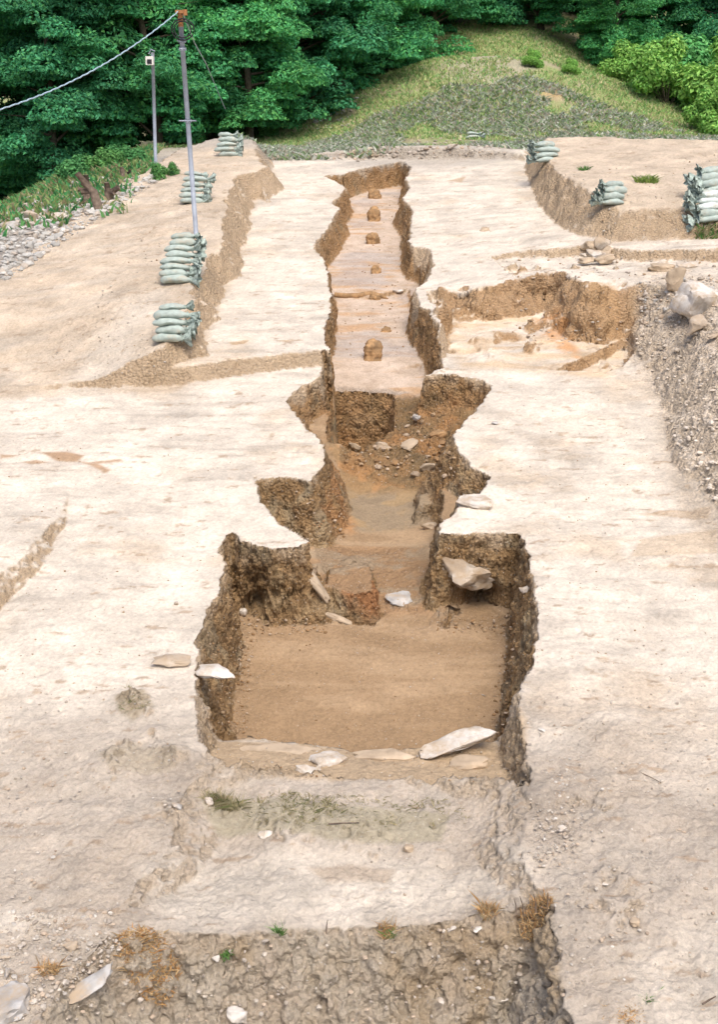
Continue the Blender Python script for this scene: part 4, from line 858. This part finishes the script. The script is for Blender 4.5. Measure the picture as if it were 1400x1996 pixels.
# shrubs
def shrub(seed, r=.9, h=1.1, hue=(.10, .30, .09), leaf=.075, n=5200):
    rg = np.random.default_rng(seed); cs = []; ns = []; k = 16; b = MB()
    for i in range(k):
        a = rg.uniform(0, 6.28); rr = r * math.sqrt(rg.uniform(0, 1)) * .8; zc = h * rg.uniform(.2, .85) * (1 - .5 * (rr / r) ** 2); s = rg.uniform(.22, .4) * r
        m = n // k; u = rg.normal(size=(m, 3)); u /= np.linalg.norm(u, axis=1)[:, None]
        c = np.array([rr * math.cos(a), rr * math.sin(a), zc]); b.tube([(0, 0, -.1), tuple(c * .5 + [0, 0, .05]), tuple(c)], [.02, .012, .005], 5, False)
        cs.append(c + u * s * rg.uniform(.5, 1.15, (m, 1))); nn = u + [0, 0, .5] + rg.normal(0, .4, (m, 3)); ns.append(nn / np.linalg.norm(nn, axis=1)[:, None])
    c = np.concatenate(cs); V, Fq = leaves(c, np.concatenate(ns), leaf, rg)
    v = rg.uniform(.65, 1.35, (len(c), 1)) * np.array(hue)[None] * (1 + rg.uniform(0, .5, (len(c), 1)) * np.array([1, .2, 0])[None])
    bo = b.build('stems', M['bark']); bm_ = bo.data; bpy.data.objects.remove(bo)
    return bm_, crown_mesh(V, Fq, np.repeat(v, 4, 0), 'foliage')
SH = [shrub(1), shrub(2, 1.0, .9, (.08, .29, .10)), shrub(3, 1.6, 2.6, (.22, .50, .12), .085, 12000), shrub(4, 1.5, 2.2, (.12, .42, .14), .085, 10000)]
SHR = [(8, 395, 0, 0.62, 'bright green shrub at the left photo edge beside the white boulder'), (60, 362, 1, 0.68, 'green shrub behind the white boulder at far left'), (110, 352, 0, 0.74, 'rounded green shrub above the tree stumps'),
       (155, 345, 1, 0.62, 'low shrub right of the rounded one above the stumps'), (200, 330, 0, 0.62, 'shrub halfway between the left edge and the lamp box pole'), (245, 318, 1, 0.56, 'small shrub just left of the lamp box pole foot'), (30, 340, 1, 0.81, 'large shrub at far left under the edge trees'),
       (322, 342, 0, .38, 'small green weed bush right of the lamp box pole foot'), (510, 268, 0, .7, 'yellowish green bush right of the far left sandbags'), (560, 245, 1, .8, 'low bush at the left foot of the mound'), (645, 213, 0, .8, 'bush on the left slope of the mound under the trees'),
       (1035, 128, 2, .28, 'bush on the crest of the mound right of its summit'), (1110, 142, 2, .25, 'bush at the right shoulder of the mound')]
hp = hit([s[0] for s in SHR], [s[1] for s in SHR])
for (px, py, v, sc, lab), P in zip(SHR, hp):
    if not np.isnan(P[0]): put('shrub', SH[v][0], SH[v][1], P[0], P[1], sc, rs.uniform(0, 360), lab, 'shrub', 'shrubs at the wood edge')
for x, y, v, sc, lab in [(11.2, 47.0, 2, 1.0, 'bright yellow-green bush, lowest of those on the right of the mound'), (13.2, 46.5, 2, 1.35, 'largest bright green bush at the right photo edge'), (12.4, 50.0, 3, 1.3, 'green bush between the large bright bush and the mound'),
                         (14.8, 48.5, 3, 1.5, 'tall bush at the right photo edge above the terrace'), (14.0, 42.5, 3, .9, 'dark green bush just beyond the right terrace at the photo edge'), (12.2, 43.5, 2, .75, 'low light green bush beyond the right terrace'), (10.2, 50.5, 2, .75, 'small light bush on the right flank of the mound')]:
    put('large_bush', SH[v][0], SH[v][1], x, y, sc, rs.uniform(0, 360), lab, 'bush', 'bushes right of the mound')

# ------------------------------------------------------------------ stumps
def stump(px, py, h, lean, label, seed):
    P = place(px, py); rg = np.random.default_rng(seed); root = empty('tree_stump', P); tag(root, label, 'stump')
    for k in range(3):
        a = rg.uniform(0, 6.28); b = MB(); b.tube([(0, 0, -.1), (lean * .3 + .05 * math.cos(a), .05 * math.sin(a), h * .5), (lean + .16 * math.cos(a), .1 * math.sin(a), h * (1 - .25 * k))], [.09, .07, .05], 8)
        b.build('stem', M['stump'], root)
stump(172, 398, .62, -.05, 'dark forked tree stump, left one on the rubble slope', 5)
stump(195, 410, .70, -.25, 'leaning grey forked stump, nearest of the stumps on the slope', 6)
stump(212, 392, .36, .1, 'short stump right behind the leaning forked one', 7)
stump(242, 352, .3, .0, 'small post-like stump near the lamp box pole', 8)

# ------------------------------------------------------------------ grass, scrub, gravel
def scatter_px(rg, poly, n):
    """random ground points inside a picture polygon"""
    p = np.array(poly, float); lo, hi = p.min(0), p.max(0); q = rg.uniform(lo, hi, (n * 3, 2)); ins = np.zeros(len(q), bool)
    for i in range(len(p)):
        a, b_ = p[i], p[(i + 1) % len(p)]
        if a[1] != b_[1]: ins ^= ((a[1] > q[:, 1]) != (b_[1] > q[:, 1])) & (q[:, 0] < a[0] + (b_[0] - a[0]) * (q[:, 1] - a[1]) / (b_[1] - a[1]))
    q = q[ins][:n]; return hit(q[:, 0], q[:, 1])
def blades(P, rg, h, w, hues, droop=.3, per=1):
    n = len(P) * per; P = np.repeat(P, per, 0) + (rg.normal(0, .5, (n, 3)) * [h, h, 0] if per > 1 else 0); a = rg.uniform(0, 6.28, n); H_ = h * rg.uniform(.5, 1.4, n); dr = rg.normal(0, droop, (n, 2)) * H_[:, None]
    s = np.stack([np.cos(a), np.sin(a), a * 0], 1) * w / 2; mid = P + np.stack([dr[:, 0] * .35, dr[:, 1] * .35, H_ * .6], 1); tip = P + np.stack([dr[:, 0], dr[:, 1], H_], 1)
    V = np.stack([P - s, P + s, mid + s * .7, tip, mid - s * .7], 1).reshape(-1, 3); Fq = np.arange(5 * n).reshape(-1, 5)
    hh = np.array(hues)[rg.integers(0, len(hues), n)] * rg.uniform(.7, 1.3, (n, 1)); return V, Fq, np.repeat(hh, 5, 0)
rg = np.random.default_rng(31)
def field(x0, x1, y0, y1, n, thin): 
    q = rg.uniform([x0, y0], [x1, y1], (n, 2)); keep = thin(q[:, 0], q[:, 1]); q = q[keep]; return np.stack([q[:, 0], q[:, 1], terrain(q[:, 0], q[:, 1])], 1)
patch = lambda x, y: fbm(np.stack([x, y, y * 0], 1).astype(np.float32), .45, 3, .6, 5)
G = field(-9, 19, 34.5, 56, 120000, lambda x, y: (patch(x, y) > -.45) & (y > 38.3 + patch(x + 5, y)))
V_, F_, c_ = blades(G, rg, .09, .05, [(.28, .46, .16), (.36, .50, .18), (.46, .50, .22), (.20, .40, .13), (.56, .52, .30)], .7)
tag(link('grass', mesh_np('grass', V_, F_, M['leaf'], 'leaf', c_, False)), 'short green and straw-coloured grass covering the mound behind the dig', 'grass', kind='stuff')
G = field(-3, 13.5, 31.5, 46.5, 60000, lambda x, y: (patch(x + 9, y) > -.25) & (y < 46 - .11 * (x - 5.5) ** 2 + patch(x, y + 9)))
V_, F_, c_ = blades(G, rg, .11, .09, [(.46, .50, .42), (.54, .56, .48), (.34, .42, .28), (.46, .40, .32), (.22, .33, .14)], .9)
tag(link('silvery_weeds', mesh_np('silvery_weeds', V_, F_, M['leaf'], 'leaf', c_, False)), 'silvery grey-green withered weeds on the bank in front of the mound', 'weeds', kind='stuff')
G = field(-14, -3, 24, 40, 30000, lambda x, y: (patch(x, y + 7) > -.15 - .05 * (y - 30)) & (-x > 4.2 + .10 * (y - 22)) & (rg.uniform(0, 1, len(x)) < np.clip((y - 23) / 9, .1, 1)))
V_, F_, c_ = blades(G, rg, .15, .08, [(.12, .32, .10), (.08, .28, .10), (.25, .34, .12), (.34, .31, .17)], .6)
tag(link('undergrowth', mesh_np('undergrowth', V_, F_, M['leaf'], 'leaf', c_, False)), 'green undergrowth spreading from the wood over the left rubble slope', 'undergrowth', kind='stuff')

def tuft(px, py, r, n, h, w, hues, name, label, cat, droop=.5, group=None):
    P = place(px, py); a = rg.uniform(0, 6.28, n); q = r * np.sqrt(rg.uniform(0, 1, n)); x = P.x + q * np.cos(a); y = P.y + q * .6 * np.sin(a); z = terrain(x, y)
    V, Fq, c = blades(np.stack([x, y, z], 1) - [0, 0, .01], rg, h, w, hues, droop); V -= np.array(P)
    tag(link(name, mesh_np(name, V, Fq, M['leaf'], 'leaf', c, False), None, P), label, cat, group)
DRY = [(.60, .38, .17), (.52, .31, .14), (.66, .50, .28), (.45, .33, .18)]; OLV = [(.34, .31, .19), (.34, .30, .15), (.18, .2, .08), (.42, .36, .2)]; GRN = [(.10, .25, .06), (.16, .3, .08)]
for a in [(290, 1868, .19, 900, .028, .012, DRY, 'dry_moss', 'orange dry moss cushion on the left crest of the front face', 'moss', 1.2), (92, 1892, .07, 160, .04, .008, DRY, 'dry_moss', 'small orange dry moss patch at lower left', 'moss', 1.2),
          (1045, 1785, .11, 420, .035, .007, DRY, 'dry_grass', 'orange dry grass clump at the right corner of the front face', 'grass clump', .9), (950, 1775, .07, 160, .06, .005, DRY + [(.6, .5, .3)], 'dry_grass', 'straw-coloured wisps left of the orange corner clump', 'grass clump', .8),
          (755, 1815, .06, 120, .04, .006, DRY, 'dry_grass', 'small dry tuft in the middle of the front crest', 'grass clump', .9), (1215, 1975, .13, 300, .03, .008, DRY, 'dry_moss', 'orange moss patch at the bottom right corner', 'moss', 1.1),
          (430, 1567, .12, 520, .045, .005, OLV, 'grass_tuft', 'olive grass tuft beside the white pebble at the left of the gully', 'grass tuft', 1.2), (462, 1575, .05, 90, .07, .004, OLV, 'grass_tuft', 'long bladed tuft just right of the olive one', 'grass tuft', 1.2),
          (560, 1568, .34, 900, .022, .006, OLV, 'grass_tuft', 'withered grass on the rise in front of the pit, left of its middle', 'grass tuft', 1.4), (700, 1582, .36, 1000, .02, .006, OLV, 'grass_tuft', 'withered grass on the rise in front of the pit, middle', 'grass tuft', 1.4),
          (845, 1580, .26, 350, .02, .006, OLV, 'grass_tuft', 'thin withered grass on the right of the rise', 'grass tuft', 1.4), (260, 1375, .13, 160, .025, .006, OLV, 'grass_tuft', 'withered patch on the left bank beside the pit', 'grass tuft', 1.4),
          (545, 1818, .03, 60, .045, .007, GRN, 'green_weed', 'tiny green weed on the front crest, left of the middle', 'weed', .8), (440, 1865, .03, 40, .03, .007, GRN, 'green_weed', 'tiny green weed beside the small white square stone', 'weed', .8),
          (762, 1822, .03, 40, .04, .007, GRN, 'green_weed', 'tiny green weed beside the dry tuft in the middle of the crest', 'weed', .8), (1262, 1950, .03, 50, .04, .009, GRN, 'green_weed', 'small green weed at lower right', 'weed', .8),
          (1262, 355, .22, 160, .12, .03, [(.28, .38, .10), (.2, .3, .08)], 'green_weed', 'yellow-green weed on the right terrace between the sandbag piles', 'weed', .9), (1140, 332, .1, 60, .08, .02, GRN, 'green_weed', 'small green weed near the far corner of the right terrace', 'weed', .8),
          (1385, 462, .25, 160, .12, .03, GRN + OLV, 'green_weed', 'green weed at the right photo edge below the sandbags', 'weed', .9), (250, 1340, .02, 20, .03, .005, OLV, 'grass_tuft', 'tiny withered tuft left of the pit rim', 'grass tuft', 1.2)]:
    tuft(*a)
# dead twigs on the crest
for k, (px, py, dx, h) in enumerate([(1008, 1778, -.02, .10), (1022, 1782, -.03, .13), (1046, 1775, -.02, .12), (1068, 1770, .0, .11), (636, 1815, .01, .08)]):
    P = place(px, py); b = MB(); b.tube([(0, 0, -.02), (dx * .3, 0, h * .5), (dx, .01, h)], [.005, .004, .002], 5); o = b.build('twig', M['stump']); o.location = P
    tag(o, ['leftmost thin twig in the orange corner clump', 'bent twig, second in the orange corner clump', 'upright twig, third in the orange corner clump', 'dark twig at the very corner of the front face', 'single dark twig on the middle of the front crest'][k], 'twig')
for k, (a, c, r, lab) in enumerate([((165, 1890), (195, 1920), .006, 'pale stick lying across the slanting grey stone'), ((1185, 1950), (1215, 1935), .008, 'short grey stick on the lower right bank'), ((1250, 1508), (1290, 1528), .004, 'thin straw on the right bank'),
                                    ((1370, 1960), (1396, 1945), .006, 'pale stick at the lower right photo edge'), ((640, 1608), (700, 1606), .005, 'straw lying below the withered grass rise')]):
    q = hit([a[0], c[0]], [a[1], c[1]]); b = MB(); b.tube([Vector(q[0]) + Vector((0, 0, r + .004)), (Vector(q[0]) + Vector(q[1])) / 2 + Vector((0, 0, .012)), Vector(q[1]) + Vector((0, 0, r + .004))], [r, r * .9, r * .6], 6); tag(b.build('stick', M['stump']), lab, 'stick')

# gravel: loose pebbles and crumbs, one uncountable mass each
ico = [(0, -1, 0), (.72, -.45, .53), (-.28, -.45, .85), (-.89, -.45, 0), (-.28, -.45, -.85), (.72, -.45, -.53), (.28, .45, .85), (-.72, .45, .53), (-.72, .45, -.53), (.28, .45, -.85), (.89, .45, 0), (0, 1, 0)]
icf = [(0, 1, 2), (0, 2, 3), (0, 3, 4), (0, 4, 5), (0, 5, 1), (1, 6, 2), (2, 7, 3), (3, 8, 4), (4, 9, 5), (5, 10, 1), (2, 6, 7), (3, 7, 8), (4, 8, 9), (5, 9, 10), (1, 10, 6), (6, 11, 7), (7, 11, 8), (8, 11, 9), (9, 11, 10), (10, 11, 6)]
ico = np.array(ico); icf = np.array(icf)[:, ::-1]
def gravel(name, label, areas, seed):
    rg = np.random.default_rng(seed); VV, FF, CC, nb = [], [], [], 0
    for poly, n, smin, smax, hues in areas:
        P = scatter_px(rg, poly, n); P = P[~np.isnan(P[:, 0])]; n = len(P)
        s = smin * (smax / smin) ** (rg.uniform(0, 1, n) ** 2.6); sc = s[:, None, None] * rg.uniform(.55, 1.2, (n, 1, 3)) * [1, 1, .7]
        v = ico[None] * rg.uniform(.75, 1.15, (n, 12, 1)) * sc / 2; a = rg.uniform(0, 6.28, n); ca, sa = np.cos(a)[:, None], np.sin(a)[:, None]
        v = np.stack([v[..., 0] * ca - v[..., 1] * sa, v[..., 0] * sa + v[..., 1] * ca, v[..., 2]], -1) + P[:, None] + [0, 0, 0] + (s * .12)[:, None, None] * [0, 0, 1]
        VV.append(v.reshape(-1, 3)); FF.append((icf[None] + 12 * np.arange(n)[:, None, None]).reshape(-1, 3) + nb); nb += 12 * n
        CC.append(np.repeat(np.array(hues)[rg.integers(0, len(hues), n)] * rg.uniform(.8, 1.15, (n, 1)), 12, 0))
    tag(link(name, mesh_np(name, np.concatenate(VV), np.concatenate(FF), M['grit'], 'leaf', np.concatenate(CC), False)), label, 'gravel', kind='stuff')
m, t, b_ = new_mat('grit'); at = t.nodes.new('ShaderNodeAttribute'); at.attribute_name = 'leaf'; t.links.new(at.outputs['Color'], b_.inputs['Base Color']); M['grit'] = m
SO = [(.44, .39, .33), (.50, .45, .38), (.38, .33, .27), (.46, .37, .28)]; LT = SO + SO + [(.56, .52, .46)]; BR = [(.30, .19, .10), (.36, .26, .16), (.26, .16, .08), (.42, .33, .24)]; RK = [(.46, .45, .42), (.40, .39, .36), (.52, .51, .47), (.44, .39, .33)]
gravel('gravel', 'loose pebbles and crumbs strewn over the grey foreground soil', [
    ([(0, 1350), (300, 1300), (390, 1500), (340, 1620), (200, 1800), (0, 1850)], 1100, .005, .035, LT), ([(1030, 1350), (1400, 1300), (1400, 1990), (1100, 1990), (1085, 1770), (1020, 1650)], 2100, .005, .035, LT),
    ([(390, 1540), (1010, 1550), (1060, 1770), (250, 1830), (330, 1680)], 900, .005, .022, LT), ([(0, 1780), (210, 1770), (240, 1850), (60, 1990), (0, 1990)], 1100, .010, .05, LT), ([(230, 1850), (1060, 1790), (1085, 1990), (100, 1990)], 600, .008, .05, SO),
    ([(1050, 1480), (1120, 1480), (1130, 1680), (1040, 1700)], 500, .008, .035, LT)], 1)
gravel('soil_crumbs', 'small soil crumbs on the tamped pale ground and the pit floor', [
    ([(0, 800), (480, 800), (380, 1300), (0, 1350)], 800, .006, .026, SO + BR[:2]), ([(960, 760), (1250, 760), (1400, 1050), (1400, 1300), (1050, 1300)], 900, .006, .026, SO + BR[:2]),
    ([(1050, 330), (1400, 300), (1400, 460), (1180, 460)], 260, .02, .07, SO + BR[1:2]), ([(60, 740), (330, 380), (400, 360), (380, 680), (250, 740)], 420, .015, .06, SO + BR[1:2]), ([(470, 1215), (500, 1210), (480, 1435), (455, 1435)], 260, .01, .05, BR), ([(480, 1205), (640, 1205), (640, 1235), (490, 1240)], 200, .01, .05, BR), ([(850, 1205), (1000, 1195), (1000, 1230), (850, 1235)], 220, .01, .05, BR), ([(980, 1215), (1010, 1215), (985, 1430), (955, 1430)], 240, .01, .05, BR), ([(480, 1220), (990, 1220), (960, 1430), (460, 1430)], 1100, .006, .024, BR + SO[:1]), ([(400, 1440), (1000, 1440), (1010, 1530), (420, 1510)], 500, .006, .03, BR + LT), ([(400, 1230), (490, 1200), (470, 1430), (390, 1400)], 300, .01, .04, BR)], 2)
gravel('rubble', 'grey and white rubble stones covering the far left slope and the right bank', [
    ([(0, 390), (160, 350), (330, 340), (150, 455), (0, 555)], 2600, .03, .22, RK), ([(1230, 650), (1400, 620), (1400, 980), (1320, 900), (1290, 790)], 420, .02, .10, [(.58,.51,.42), (.52,.45,.36), (.62,.56,.48)]),
    ([(600, 225), (700, 190), (680, 250), (590, 255)], 160, .06, .22, RK), ([(560, 310), (700, 290), (900, 260), (1000, 262), (1000, 300), (700, 315)], 500, .04, .16, SO), ([(770, 800), (870, 810), (870, 870), (910, 930), (690, 930), (650, 885), (770, 860)], 260, .02, .12, BR),
    ([(655, 370), (790, 370), (815, 690), (655, 700)], 260, .015, .05, BR), ([(540, 950), (680, 960), (670, 1060), (600, 1060)], 160, .015, .06, BR), ([(1240, 550), (1400, 540), (1400, 620), (1250, 640)], 260, .03, .12, SO + RK[:1]), ([(960, 500), (1400, 500), (1400, 545), (1000, 545)], 160, .02, .10, SO + BR[1:2]), ([(1000, 600), (1230, 600), (1220, 690), (1000, 660)], 120, .02, .09, BR[1:] + SO), ([(1240, 550), (1400, 540), (1400, 620), (1250, 640)], 60, .03, .12, SO + RK[:1])], 3)
